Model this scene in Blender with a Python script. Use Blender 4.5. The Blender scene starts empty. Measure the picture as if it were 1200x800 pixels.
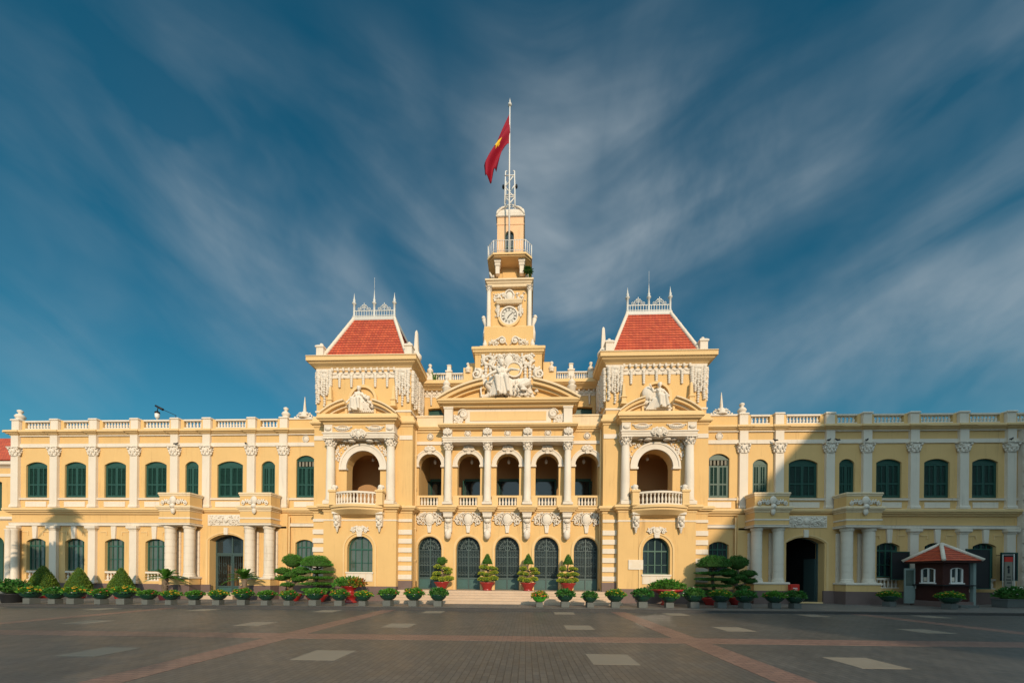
import bpy, math, random
from math import sin, cos, pi, radians, sqrt, atan2, hypot
from mathutils import Vector, Matrix, Euler
random.seed(7)
S = bpy.context.scene
COL = S.collection

# ------------------------------------------------------------------ camera, world, sun, exposure
cam = bpy.data.objects.new("camera", bpy.data.cameras.new("camera"))
COL.objects.link(cam)
cam.data.sensor_width = 36.0
cam.data.lens = 36.0 * 413.0 / 1200.0
cam.data.shift_y = 273.9 / 1200.0
cam.data.clip_end = 3000
YAW, ROLL = 0.03857, 0.00891
cam.matrix_world = Matrix.Translation((1.188, -22.0, 1.651)) @ Matrix.Rotation(YAW, 4, 'Z') @ Matrix.Rotation(pi / 2, 4, 'X') @ Matrix.Rotation(ROLL, 4, 'Z')
S.camera = cam

SUN = Vector((0.36, -1.0, 0.41)).normalized()          # direction towards the sun: low, behind the camera, to its right
SUN_EL = math.asin(SUN.z)
SUN_AZ = atan2(SUN.x, SUN.y)
w = bpy.data.worlds.new("World"); S.world = w; w.use_nodes = True
nt = w.node_tree; nt.nodes.clear()
def N(t, tree=None, **kw):
    n = (tree or nt).nodes.new(t)
    for k, v in kw.items(): setattr(n, k, v)
    return n
def L(a, b, tree=None): (tree or nt).links.new(a, b)
def mth(op, a, b=None, tree=None, clamp=False):
    n = N('ShaderNodeMath', tree, operation=op); n.use_clamp = clamp
    for i, x in enumerate((a, b)):
        if x is None: continue
        if isinstance(x, (int, float)): n.inputs[i].default_value = x
        else: L(x, n.inputs[i], tree)
    return n.outputs[0]
out = N('ShaderNodeOutputWorld'); bg = N('ShaderNodeBackground')
sky = N('ShaderNodeTexSky'); sky.sky_type = 'NISHITA'; sky.sun_disc = False
sky.sun_elevation = SUN_EL; sky.sun_rotation = SUN_AZ
sky.air_density = 1.0; sky.dust_density = 0.6; sky.ozone_density = 2.5
tc = N('ShaderNodeTexCoord')
def dot(v):
    n = N('ShaderNodeVectorMath', operation='DOT_PRODUCT'); L(tc.outputs['Generated'], n.inputs[0]); n.inputs[1].default_value = v
    return n.outputs['Value']
# high thin cloud drawn out by the wind into soft streaks that rise outwards on both sides
A = mth('MAXIMUM', dot((0, 1, 0)), 0.2)
px_ = mth('DIVIDE', dot((1, 0, 0)), A); pz_ = mth('DIVIDE', dot((0, 0, 1)), A)
ab = mth('SQRT', mth('ADD', mth('MULTIPLY', px_, px_), 0.015))
acr = mth('ADD', mth('SUBTRACT', pz_, mth('MULTIPLY', ab, 0.66)), mth('MULTIPLY', px_, 0.10))
comb = N('ShaderNodeCombineXYZ'); L(mth('MULTIPLY', acr, 3.7), comb.inputs[0]); L(mth('MULTIPLY', px_, 1.35), comb.inputs[1]); L(mth('MULTIPLY', pz_, 0.5), comb.inputs[2])
def noise(vec, scale, detail, rough, off=(0, 0, 0), tree=None, dist=0.0):
    m = N('ShaderNodeMapping', tree); m.inputs['Location'].default_value = off; L(vec, m.inputs[0], tree)
    n = N('ShaderNodeTexNoise', tree); n.inputs['Scale'].default_value = scale; n.inputs['Detail'].default_value = detail; n.inputs['Roughness'].default_value = rough
    n.inputs['Distortion'].default_value = dist
    L(m.outputs[0], n.inputs['Vector'], tree); return n.outputs['Fac']
n1 = noise(comb.outputs[0], 1.0, 4, 0.50, (3.4, 1.2, 0.4), dist=0.4)
n2 = noise(tc.outputs['Generated'], 3.2, 5, 0.6, (0.3, 5.2, 1.1), dist=0.4)
def blob(px, py, sharp, amp):
    v = Vector((px - 614, 413, 674 - py)).normalized()
    v = Matrix.Rotation(YAW, 3, 'Z') @ v
    return mth('MULTIPLY', mth('POWER', mth('MAXIMUM', dot(tuple(v)), 0.0), sharp), amp)
dens = None
for b in [(245, 205, 170, .42), (300, 260, 90, .72), (370, 320, 60, .78), (470, 200, 130, .40), (440, 400, 60, .74), (530, 300, 90, .56), (650, 260, 70, 1.0), (700, 330, 60, .95), (765, 245, 80, .95), (860, 225, 110, .66), (950, 205, 160, .46), (1020, 190, 200, .42), (1090, 120, 130, .36), (1180, 45, 130, .34),
          (890, 420, 70, .48), (1000, 390, 60, .56), (1160, 330, 55, .8), (1100, 430, 60, .52), (110, 70, 110, .14), (170, 120, 130, .17), (60, 150, 120, .13), (130, 220, 120, .24), (300, 60, 160, .08), (20, 370, 90, .22), (60, 430, 80, .24), (110, 370, 160, .18)]:
    x = blob(*b); dens = x if dens is None else mth('MAXIMUM', dens, x)
streak = mth('ADD', mth('MULTIPLY', mth('SUBTRACT', n1, 0.33, clamp=True), 2.2), 0.10, clamp=True)
lump = mth('MULTIPLY', mth('SUBTRACT', n2, 0.22, clamp=True), 2.0, clamp=True)
cl = mth('MULTIPLY', mth('MULTIPLY', dens, streak), mth('ADD', mth('MULTIPLY', lump, 0.85), 0.15), clamp=True)
cl = mth('MULTIPLY', cl, 1.15, clamp=True)
low = mth('MULTIPLY', mth('POWER', mth('SUBTRACT', 1.0, mth('MAXIMUM', dot((0, 0, 1)), 0.0), clamp=True), 4.0), 0.30)
cl = mth('MAXIMUM', cl, low)                          # thin haze towards the horizon
# unseen bright cloud added behind the camera to fill the shade with light
rear = mth('MULTIPLY', mth('SUBTRACT', mth('MULTIPLY', dot((0.1, -0.85, 0.5)), 1.0), 0.15, clamp=True), 2.2, clamp=True)
rear = mth('MULTIPLY', rear, mth('ADD', mth('MULTIPLY', n2, 0.9), 0.35), clamp=True)
tint = N('ShaderNodeMix', data_type='RGBA', blend_type='MULTIPLY'); tint.inputs['Factor'].default_value = 1.0
L(sky.outputs[0], tint.inputs[6]); tint.inputs[7].default_value = (0.11, 0.82, 0.83, 1)
mx = N('ShaderNodeMix', data_type='RGBA'); L(cl, mx.inputs['Factor']); L(tint.outputs[2], mx.inputs[6]); mx.inputs[7].default_value = (4.7, 5.3, 5.7, 1)
mr = N('ShaderNodeMix', data_type='RGBA'); L(rear, mr.inputs['Factor']); L(mx.outputs[2], mr.inputs[6]); mr.inputs[7].default_value = (8.2, 10.8, 12.0, 1)
L(mr.outputs[2], bg.inputs[0]); bg.inputs[1].default_value = 0.095; L(bg.outputs[0], out.inputs[0])

sun = bpy.data.objects.new("sun", bpy.data.lights.new("sun", 'SUN')); COL.objects.link(sun)
sun.data.energy = 3.75; sun.data.angle = radians(0.8); sun.data.color = (1.0, 0.80, 0.57)
sun.rotation_euler = SUN.to_track_quat('Z', 'Y').to_euler(); sun.location = (20, -40, 40)

S.render.engine = 'CYCLES'
S.view_settings.view_transform = 'Standard'; S.view_settings.look = 'None'; S.view_settings.gamma = 1
S.view_settings.exposure = 0.0

# ------------------------------------------------------------------ materials
def mat(name, col, rough=0.8, var=0.12, scale=1.2, bump=0.0, bscale=40, spec=0.3, metal=0.0, streaks=0.0, island=0.0, hue=0.0, trans=0.0, sub=None, stain=(0.16, 0.13, 0.10)):
    m = bpy.data.materials.new(name); m.use_nodes = True; t = m.node_tree
    p = t.nodes['Principled BSDF']; p.inputs['Roughness'].default_value = rough
    p.inputs['Specular IOR Level'].default_value = spec; p.inputs['Metallic'].default_value = metal
    g = N('ShaderNodeNewGeometry', t)
    f = noise(g.outputs['Position'], scale, 5, 0.65, (0, 0, 0), t)
    rgb = N('ShaderNodeRGB', t); rgb.outputs[0].default_value = (*col, 1)
    hsv = N('ShaderNodeHueSaturation', t); L(rgb.outputs[0], hsv.inputs['Color'], t)
    v = mth('ADD', mth('MULTIPLY', mth('SUBTRACT', f, 0.5, t), 2.4 * var, t), 1.0, t)
    if island:
        v = mth('MULTIPLY', v, mth('ADD', mth('MULTIPLY', g.outputs['Random Per Island'], 2 * island, t), 1 - island, t), t)
        if hue:
            wn = N('ShaderNodeTexWhiteNoise', t, noise_dimensions='1D'); L(g.outputs['Random Per Island'], wn.inputs['W'], t)
            L(mth('ADD', mth('MULTIPLY', mth('SUBTRACT', wn.outputs['Value'], 0.5, t), hue, t), 0.5, t), hsv.inputs['Hue'], t)
    L(v, hsv.inputs['Value'], t)
    c = hsv.outputs['Color']
    if streaks:                                         # rain streaks and grime: thin vertical marks
        mp = N('ShaderNodeMapping', t); mp.inputs['Scale'].default_value = (5.5, 5.5, 0.35); L(g.outputs['Position'], mp.inputs[0], t)
        s = noise(mp.outputs[0], 1.0, 6, 0.7, (1, 2, 3), t)
        s2 = noise(g.outputs['Position'], 0.45, 4, 0.6, (7, 2, 3), t)
        k = mth('MULTIPLY', mth('MULTIPLY', mth('SUBTRACT', s, 0.54, t, True), 4.5, t), mth('MULTIPLY', mth('SUBTRACT', s2, 0.36, t, True), 3.5, t), t, True)
        k = mth('MULTIPLY', k, streaks, t, True)
        mxx = N('ShaderNodeMix', t, data_type='RGBA'); L(k, mxx.inputs['Factor'], t); L(c, mxx.inputs[6], t); mxx.inputs[7].default_value = (*stain, 1)
        c = mxx.outputs[2]
    L(c, p.inputs['Base Color'], t)
    if bump:
        b = N('ShaderNodeBump', t); b.inputs['Strength'].default_value = bump; b.inputs['Distance'].default_value = 0.02
        L(noise(g.outputs['Position'], bscale, 4, 0.6, (0, 0, 0), t), b.inputs['Height'], t); L(b.outputs[0], p.inputs['Normal'], t)
    if trans:
        tr = N('ShaderNodeBsdfTranslucent', t); L(c, tr.inputs['Color'], t)
        ms = N('ShaderNodeMixShader', t); ms.inputs[0].default_value = trans
        o = t.nodes['Material Output']; L(p.outputs[0], ms.inputs[1], t); L(tr.outputs[0], ms.inputs[2], t); L(ms.outputs[0], o.inputs[0], t)
    return m
M = {}
M['yellow'] = mat('ochre_plaster', (0.66, 0.43, 0.182), 0.85, 0.10, 0.45, 0.25, 14, streaks=0.8, stain=(0.36, 0.22, 0.10))
M['yellow_light'] = mat('pale_ochre_plaster', (0.69, 0.48, 0.235), 0.85, 0.09, 0.6, 0.2, 14, streaks=0.35, stain=(0.34, 0.2, 0.08))
M['peach'] = mat('peach_plaster', (0.75, 0.47, 0.27), 0.85, 0.08, 0.7, 0.2, 14, streaks=0.4, stain=(0.3, 0.2, 0.12))
M['cream'] = mat('cream_stucco', (0.68, 0.60, 0.50), 0.8, 0.09, 0.9, 0.2, 16, streaks=0.6, stain=(0.3, 0.25, 0.18))
M['ledge'] = mat('weathered_ledge', (0.70, 0.55, 0.36), 0.85, 0.14, 1.6, 0.2, 16, streaks=0.75, stain=(0.12, 0.10, 0.08))
M['stucco'] = mat('carved_white_stucco', (0.68, 0.61, 0.52), 0.75, 0.10, 2.5, 0.3, 22, streaks=0.35, stain=(0.25, 0.21, 0.16))
M['plinth'] = mat('brown_stone_plinth', (0.15, 0.105, 0.095), 0.7, 0.15, 1.5, 0.3, 10, streaks=0.3)
M['step'] = mat('pale_stone_step', (0.50, 0.375, 0.27), 0.7, 0.16, 1.8, 0.2, 12)
M['green'] = mat('dark_green_paint', (0.015, 0.066, 0.05), 0.45, 0.14, 2.5, spec=0.4, island=0.12)
M['green_frame'] = mat('green_window_frame', (0.022, 0.09, 0.065), 0.45, 0.1, 2.0, spec=0.4)
M['iron'] = mat('grey_green_iron', (0.04, 0.072, 0.07), 0.5, 0.1, 2.0, spec=0.5)
M['iron_light'] = mat('pale_blue_grey_iron', (0.12, 0.165, 0.165), 0.5, 0.15, 3.0, spec=0.5)
M['gate_panel'] = mat('green_steel_panel', (0.04, 0.10, 0.095), 0.45, 0.1, 1.0, spec=0.5)
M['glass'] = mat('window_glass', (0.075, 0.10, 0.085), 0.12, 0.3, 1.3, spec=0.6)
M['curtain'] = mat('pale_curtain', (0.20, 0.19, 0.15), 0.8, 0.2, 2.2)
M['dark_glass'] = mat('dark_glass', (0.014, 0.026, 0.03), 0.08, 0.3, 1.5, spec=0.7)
M['gate_glass'] = mat('dark_gate_glass', (0.010, 0.020, 0.022), 0.28, 0.4, 2.0, spec=0.25)
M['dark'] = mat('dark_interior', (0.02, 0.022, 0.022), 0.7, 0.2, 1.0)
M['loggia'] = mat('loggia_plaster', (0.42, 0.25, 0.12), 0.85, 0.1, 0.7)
M['white_paint'] = mat('white_painted_metal', (0.72, 0.70, 0.66), 0.45, 0.06, 2.0, spec=0.4)
M['zinc'] = mat('grey_zinc', (0.56, 0.55, 0.51), 0.5, 0.14, 2.0, spec=0.5)
M['black'] = mat('black_metal', (0.015, 0.016, 0.018), 0.5, 0.2, 3.0)
M['clock_face'] = mat('clock_dial', (0.60, 0.56, 0.49), 0.35, 0.03, 4.0)
M['pot_green'] = mat('dark_glazed_pot', (0.008, 0.042, 0.026), 0.2, 0.25, 3.0, spec=0.6)
M['pot_lime'] = mat('bright_green_pot', (0.05, 0.30, 0.02), 0.3, 0.15, 3.0, spec=0.5)
M['pot_red'] = mat('red_glazed_pot', (0.30, 0.022, 0.02), 0.25, 0.2, 3.0, spec=0.5)
M['pot_purple'] = mat('purple_brown_pot', (0.09, 0.02, 0.03), 0.3, 0.2, 3.0, spec=0.5)
M['block'] = mat('grey_stone_block', (0.105, 0.115, 0.11), 0.75, 0.2, 3.0, 0.3, 25, island=0.1)
M['kerb'] = mat('dark_kerb_stone', (0.055, 0.052, 0.05), 0.8, 0.25, 3.0, 0.3, 25)
M['booth_door'] = mat('dull_green_white_door', (0.20, 0.25, 0.235), 0.5, 0.15, 2.0)
M['soil'] = mat('soil', (0.04, 0.028, 0.02), 0.95, 0.3, 6.0)
M['bark'] = mat('bark', (0.16, 0.12, 0.085), 0.9, 0.35, 6.0, 0.5, 25)
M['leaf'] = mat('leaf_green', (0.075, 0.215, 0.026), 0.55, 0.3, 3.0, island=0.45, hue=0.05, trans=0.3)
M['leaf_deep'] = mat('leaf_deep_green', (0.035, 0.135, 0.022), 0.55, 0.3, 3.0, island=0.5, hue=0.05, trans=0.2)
M['leaf_lime'] = mat('leaf_yellow_green', (0.36, 0.40, 0.04), 0.55, 0.25, 3.0, island=0.45, hue=0.06, trans=0.25)
M['leaf_cone'] = mat('leaf_olive_green', (0.13, 0.20, 0.025), 0.6, 0.3, 4.0, island=0.5, hue=0.04, trans=0.2)
M['croton'] = mat('croton_leaf', (0.28, 0.16, 0.02), 0.5, 0.3, 3.0, island=0.5, hue=0.14, trans=0.25)
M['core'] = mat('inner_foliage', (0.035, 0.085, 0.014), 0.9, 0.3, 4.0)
M['bloom_y'] = mat('yellow_bloom', (0.75, 0.42, 0.03), 0.6, 0.1, 3.0, island=0.25, hue=0.05, trans=0.2)
M['bloom_r'] = mat('red_bloom', (0.60, 0.06, 0.05), 0.6, 0.1, 3.0, island=0.3, hue=0.06, trans=0.2)
M['bloom_w'] = mat('white_bloom', (0.75, 0.70, 0.62), 0.6, 0.1, 3.0, island=0.2, trans=0.2)
M['flag'] = mat('red_flag_cloth', (0.33, 0.004, 0.022), 0.7, 0.06, 2.0, trans=0.25)
M['star'] = mat('yellow_flag_cloth', (0.80, 0.48, 0.02), 0.7, 0.04, 2.0)
M['booth'] = mat('dark_red_timber', (0.05, 0.016, 0.013), 0.6, 0.3, 5.0)
M['red_sign'] = mat('red_enamel', (0.50, 0.03, 0.02), 0.4, 0.06, 3.0)
M['marble'] = mat('white_marble', (0.66, 0.58, 0.48), 0.4, 0.08, 3.0)
M['bird'] = mat('pigeon_grey', (0.035, 0.035, 0.04), 0.7, 0.3, 20.0)
M['off_wall'] = mat('street_block_render', (0.45, 0.42, 0.38), 0.8, 0.1, 0.4)

def tile_mat():
    m = bpy.data.materials.new('clay_roof_tiles'); m.use_nodes = True; t = m.node_tree; p = t.nodes['Principled BSDF']; p.inputs['Roughness'].default_value = 0.75
    g = N('ShaderNodeNewGeometry', t); sx = N('ShaderNodeSeparateXYZ', t); L(g.outputs['Position'], sx.inputs[0], t)
    cb = N('ShaderNodeCombineXYZ', t); L(mth('ADD', sx.outputs[0], sx.outputs[1], t), cb.inputs[0], t); L(sx.outputs[2], cb.inputs[1], t)
    br = N('ShaderNodeTexBrick', t); br.inputs['Scale'].default_value = 1.0; br.inputs['Brick Width'].default_value = 0.2; br.inputs['Row Height'].default_value = 0.2; br.inputs['Mortar Size'].default_value = 0.012
    br.inputs['Mortar Smooth'].default_value = 0.3
    br.inputs['Color1'].default_value = (0.56, 0.10, 0.035, 1); br.inputs['Color2'].default_value = (0.44, 0.062, 0.025, 1); br.inputs['Mortar'].default_value = (0.16, 0.03, 0.02, 1)
    L(cb.outputs[0], br.inputs['Vector'], t)
    f = noise(g.outputs['Position'], 1.4, 5, 0.7, (0, 0, 0), t)
    hsv = N('ShaderNodeHueSaturation', t); L(br.outputs['Color'], hsv.inputs['Color'], t); L(mth('ADD', mth('MULTIPLY', f, 0.8, t), 0.6, t), hsv.inputs['Value'], t)
    L(hsv.outputs['Color'], p.inputs['Base Color'], t)
    return m
M['tile'] = tile_mat()

def paver_mat(name, c1, c2, mort, bw, rh, rough, flip=False, var=0.5):
    m = bpy.data.materials.new(name); m.use_nodes = True; t = m.node_tree; p = t.nodes['Principled BSDF']
    g = N('ShaderNodeNewGeometry', t); sx = N('ShaderNodeSeparateXYZ', t); L(g.outputs['Position'], sx.inputs[0], t)
    cb = N('ShaderNodeCombineXYZ', t); L(sx.outputs[1 if flip else 0], cb.inputs[0], t); L(sx.outputs[0 if flip else 1], cb.inputs[1], t)
    br = N('ShaderNodeTexBrick', t); br.inputs['Scale'].default_value = 1.0; br.inputs['Brick Width'].default_value = bw; br.inputs['Row Height'].default_value = rh; br.inputs['Mortar Size'].default_value = 0.008
    br.inputs['Color1'].default_value = (*c1, 1); br.inputs['Color2'].default_value = (*c2, 1); br.inputs['Mortar'].default_value = (*mort, 1); br.inputs['Bias'].default_value = 0.0
    L(cb.outputs[0], br.inputs['Vector'], t)
    f = noise(g.outputs['Position'], 0.35, 6, 0.65, (0, 0, 0), t); f2 = noise(g.outputs['Position'], 2.2, 5, 0.7, (4, 0, 0), t)
    hsv = N('ShaderNodeHueSaturation', t); L(br.outputs['Color'], hsv.inputs['Color'], t)
    L(mth('ADD', mth('ADD', mth('MULTIPLY', f, var, t), mth('MULTIPLY', f2, var * 0.8, t), t), 1 - var * 0.9, t), hsv.inputs['Value'], t)
    L(hsv.outputs['Color'], p.inputs['Base Color'], t)
    L(mth('ADD', mth('MULTIPLY', f2, 0.3, t), rough - 0.15, t), p.inputs['Roughness'], t); p.inputs['Specular IOR Level'].default_value = 0.35
    b = N('ShaderNodeBump', t); b.inputs['Strength'].default_value = 0.25; b.inputs['Distance'].default_value = 0.006; L(br.outputs['Fac'], b.inputs['Height'], t); b.invert = True
    L(b.outputs[0], p.inputs['Normal'], t)
    return m
M['paver'] = paver_mat('dark_brick_pavers', (0.102, 0.097, 0.090), (0.074, 0.073, 0.071), (0.038, 0.037, 0.036), 0.24, 0.12, 0.45, True, 0.75)
M['paver_pink'] = paver_mat('pink_brick_pavers', (0.24, 0.145, 0.115), (0.185, 0.11, 0.09), (0.085, 0.06, 0.052), 0.24, 0.12, 0.5)
M['paver_light'] = paver_mat('buff_paving_slab', (0.235, 0.205, 0.16), (0.22, 0.19, 0.15), (0.14, 0.12, 0.10), 1.2, 1.2, 0.6, False, 0.3)
M['walk'] = paver_mat('pavement_slabs', (0.17, 0.15, 0.13), (0.13, 0.12, 0.11), (0.06, 0.055, 0.05), 0.4, 0.4, 0.6)

# ------------------------------------------------------------------ mesh builder
_SPH = {}
def sphere(nu, nv):
    if (nu, nv) not in _SPH:
        v = [(0, 0, 1)]; f = []
        for i in range(1, nv):
            for j in range(nu):
                a, b = pi * i / nv, 2 * pi * j / nu; v.append((sin(a) * cos(b), sin(a) * sin(b), cos(a)))
        v.append((0, 0, -1)); e = len(v) - 1
        for j in range(nu):
            k = (j + 1) % nu; f.append((0, 1 + j, 1 + k)); f.append((e, 1 + (nv - 2) * nu + k, 1 + (nv - 2) * nu + j))
            for i in range(nv - 2): f.append((1 + i * nu + j, 1 + (i + 1) * nu + j, 1 + (i + 1) * nu + k, 1 + i * nu + k))
        _SPH[(nu, nv)] = (v, f)
    return _SPH[(nu, nv)]
class MB:
    def __init__(s): s.v = []; s.f = []; s.mi = []; s.m = 0; s.sm = []; s.smooth = False
    def add(s, vs, fs, smooth=None):
        o = len(s.v); s.v += [tuple(p) for p in vs]
        sm = s.smooth if smooth is None else smooth
        for f in fs: s.f.append(tuple(o + i for i in f)); s.mi.append(s.m); s.sm.append(sm)
    def box(s, x0, x1, y0, y1, z0, z1):
        if x0 > x1: x0, x1 = x1, x0
        s.add([(x, y, z) for z in (z0, z1) for y in (y0, y1) for x in (x0, x1)], [(0, 2, 3, 1), (4, 5, 7, 6), (0, 1, 5, 4), (2, 6, 7, 3), (0, 4, 6, 2), (1, 3, 7, 5)], False)
    def sweep(s, x0, x1, y0, y1, prof):                 # (outset, z) profile run round a rectangle, capped
        if x0 > x1: x0, x1 = x1, x0
        vs = []; fs = []; n = len(prof)
        for o, z in prof: vs += [(x0 - o, y0 - o, z), (x1 + o, y0 - o, z), (x1 + o, y1 + o, z), (x0 - o, y1 + o, z)]
        for i in range(n - 1):
            for j in range(4): k = (j + 1) % 4; fs.append((4 * i + j, 4 * i + k, 4 * i + 4 + k, 4 * i + 4 + j))
        fs.append((3, 2, 1, 0)); fs.append((4 * n - 4, 4 * n - 3, 4 * n - 2, 4 * n - 1)); s.add(vs, fs, False)
    def lathe(s, cx, cy, prof, n=14, smooth=True, sx=1, sy=1):
        vs = []; fs = []
        for r, z in prof: vs += [(cx + r * sx * cos(2 * pi * j / n), cy + r * sy * sin(2 * pi * j / n), z) for j in range(n)]
        for i in range(len(prof) - 1):
            for j in range(n): k = (j + 1) % n; fs.append((i * n + j, i * n + k, i * n + n + k, i * n + n + j))
        s.add(vs, fs, smooth); o = len(s.v) - len(vs)
        for ring, rev in ((0, True), (len(prof) - 1, False)):
            f = [o + ring * n + j for j in range(n)]
            s.f.append(tuple(reversed(f)) if rev else tuple(f)); s.mi.append(s.m); s.sm.append(False)
    def ball(s, c, r, ry=None, rz=None, nu=8, nv=5, rot=None):
        v, f = sphere(nu, nv); ry = r if ry is None else ry; rz = r if rz is None else rz
        p = [Vector((a * r, b * ry, d * rz)) for a, b, d in v]
        if rot is not None: p = [rot @ q for q in p]
        s.add([(c[0] + q[0], c[1] + q[1], c[2] + q[2]) for q in p], f, True)
    def tube(s, pts, r, n=6, smooth=True):
        pts = [Vector(p) for p in pts]; m = len(pts); rs = r if isinstance(r, (list, tuple)) else [r] * m
        vs = []; fs = []; ref = None
        for i, p in enumerate(pts):
            d = (pts[min(i + 1, m - 1)] - pts[max(i - 1, 0)])
            d = d.normalized() if d.length > 1e-9 else Vector((0, 0, 1))
            if ref is None: ref = Vector((0, 1, 0)) if abs(d.y) < 0.8 else Vector((1, 0, 0))
            a = (ref - d * ref.dot(d)).normalized(); b = d.cross(a); ref = a
            vs += [p + (a * cos(2 * pi * j / n) + b * sin(2 * pi * j / n)) * rs[i] for j in range(n)]
        for i in range(m - 1):
            for j in range(n): k = (j + 1) % n; fs.append((i * n + j, i * n + k, i * n + n + k, i * n + n + j))
        fs.append(tuple(reversed(range(n)))); fs.append(tuple(range((m - 1) * n, m * n))); s.add(vs, fs, smooth)
    def extr(s, poly, y0, y1):                          # polygon in XZ given as (x, z), counter-clockwise seen from -Y, extruded y0 (front) .. y1
        n = len(poly); vs = [(x, y0, z) for x, z in poly] + [(x, y1, z) for x, z in poly]
        fs = [tuple(range(n)), tuple(reversed(range(n, 2 * n)))] + [(i, i + n, (i + 1) % n + n, (i + 1) % n) for i in range(n)]
        s.add(vs, fs, False)
    def ring(s, xc, zc, r0, r1, y0, y1, a0=0.0, a1=pi, n=20):     # arched band (annular sector)
        vs = []; fs = []
        for i in range(n + 1):
            a = a0 + (a1 - a0) * i / n
            for r in (r0, r1):
                for y in (y0, y1): vs.append((xc + r * cos(a), y, zc + r * sin(a)))
        for i in range(n):
            o = 4 * i
            fs += [(o, o + 2, o + 6, o + 4), (o + 1, o + 5, o + 7, o + 3), (o + 2, o + 3, o + 7, o + 6), (o, o + 4, o + 5, o + 1)]
        fs += [(0, 1, 3, 2), (4 * n, 4 * n + 2, 4 * n + 3, 4 * n + 1)]; s.add(vs, fs, False)
    def quad(s, c, u, v): s.add([c - u - v, c + u - v, c + u + v, c - u + v], [(0, 1, 2, 3)], False)
    def leaf(s, c, d, side, ln, wd):                    # a small pointed leaf along d
        d = d * ln; w_ = side * wd
        s.add([c, c + d * 0.45 + w_, c + d, c + d * 0.45 - w_], [(0, 1, 2, 3)], False)
    def build(s, name, mats, parent=None, loc=None):
        me = bpy.data.meshes.new(name); me.from_pydata(s.v, [], s.f)
        for m in (mats if isinstance(mats, (list, tuple)) else [mats]): me.materials.append(m)
        me.polygons.foreach_set('material_index', s.mi); me.polygons.foreach_set('use_smooth', s.sm); me.update()
        o = bpy.data.objects.new(name, me); COL.objects.link(o)
        if parent: o.parent = parent
        if loc: o.location = loc
        return o
def arc(hw, zs, rise, n=12):                            # points of an arch from right to left, (x, z)
    R = (hw * hw + rise * rise) / (2 * rise); zc = zs + rise - R; a = math.asin(min(1, hw / R))
    return [(R * sin(a - 2 * a * i / n), zc + R * cos(a - 2 * a * i / n)) for i in range(n + 1)]
def wall(mb, x0, x1, z0, z1, yf, yb, ops):              # wall slab with arched openings (xc, hw, zb, zs, rise)
    if x0 > x1: x0, x1 = x1, x0
    cur = x0
    for xc, hw, zb, zs, rise in sorted(ops):
        if xc - hw > cur + 1e-4: mb.box(cur, xc - hw, yf, yb, z0, z1)
        if zb > z0 + 1e-4: mb.box(xc - hw, xc + hw, yf, yb, z0, zb)
        a = arc(hw, zs, rise)
        for i in range(len(a) - 1):
            (xa, za), (xb, zb2) = a[i], a[i + 1]
            mb.extr([(xc + xb, zb2), (xc + xa, za), (xc + xa, z1), (xc + xb, z1)], yf, yb)
        cur = xc + hw
    if cur < x1 - 1e-4: mb.box(cur, x1, yf, yb, z0, z1)
def empty(name, loc=(0, 0, 0), rz=0):
    o = bpy.data.objects.new(name, None); COL.objects.link(o); o.location = loc; o.rotation_euler.z = rz; o.empty_display_size = 0.2
    return o
def tag(o, label, cat, group=None, kind=None):
    if label: o['label'] = label
    if cat: o['category'] = cat
    if group: o['group'] = group
    if kind: o['kind'] = kind
    return o
SLOPE = 0.0034
def gz(x): return SLOPE * x + .08                        # level of the pavement
def struct(name, mb, m):
    o = mb.build(name, m); o['kind'] = 'structure'; o.rotation_euler.y = -math.atan(SLOPE); o.location.z = -.02; return o
def dup(o, parent=None, loc=None, sx=1, rz=None):       # an object with its children
    c = o.copy(); COL.objects.link(c); c.parent = parent
    if loc is not None: c.location = loc
    if sx != 1: c.scale.x = sx
    if rz is not None: c.rotation_euler.z = rz
    for ch in o.children: dup(ch, c)
    return c

# ------------------------------------------------------------------ ground
g = MB(); g.box(-900, 900, -900, 1400, -0.6, 0.0); struct('ground', g, M['paver'])
g = MB()
XS = [0.1 + 10.76 * (k + 0.5) for k in range(-5, 5)]
for x in XS: g.box(x - 0.33, x + 0.33, -60, -5.46, -0.05, 0.004)
g.m = 0
for y in (-12.67, -23.43, -34.2):
    xs = [-60] + XS + [60]
    for a, b in zip(xs[:-1], xs[1:]): g.box(a + (0.33 if a > -59 else 0), b - (0.33 if b < 59 else 0), y - 0.37, y + 0.37, -0.05, 0.004)
struct('paving_bands', g, M['paver_pink'])
g = MB()
for k in range(-4, 5):
    for dx in (-3.03, 2.84):
        for y in (-14.85, -10.5, -6.2, -19.2, -25.6):
            x = 0.08 + 10.76 * k + dx; g.box(x - 0.44, x + 0.44, y - 0.44, y + 0.44, -0.05, 0.004)
struct('paving_slabs', g, M['paver_light'])
g = MB(); g.box(-60, 60, -5.15, 30, -0.3, 0.10); struct('pavement', g, M['walk'])
g = MB(); g.box(-60, 60, -5.45, -5.153, -0.3, 0.105); struct('kerb', g, M['kerb'])

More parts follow.
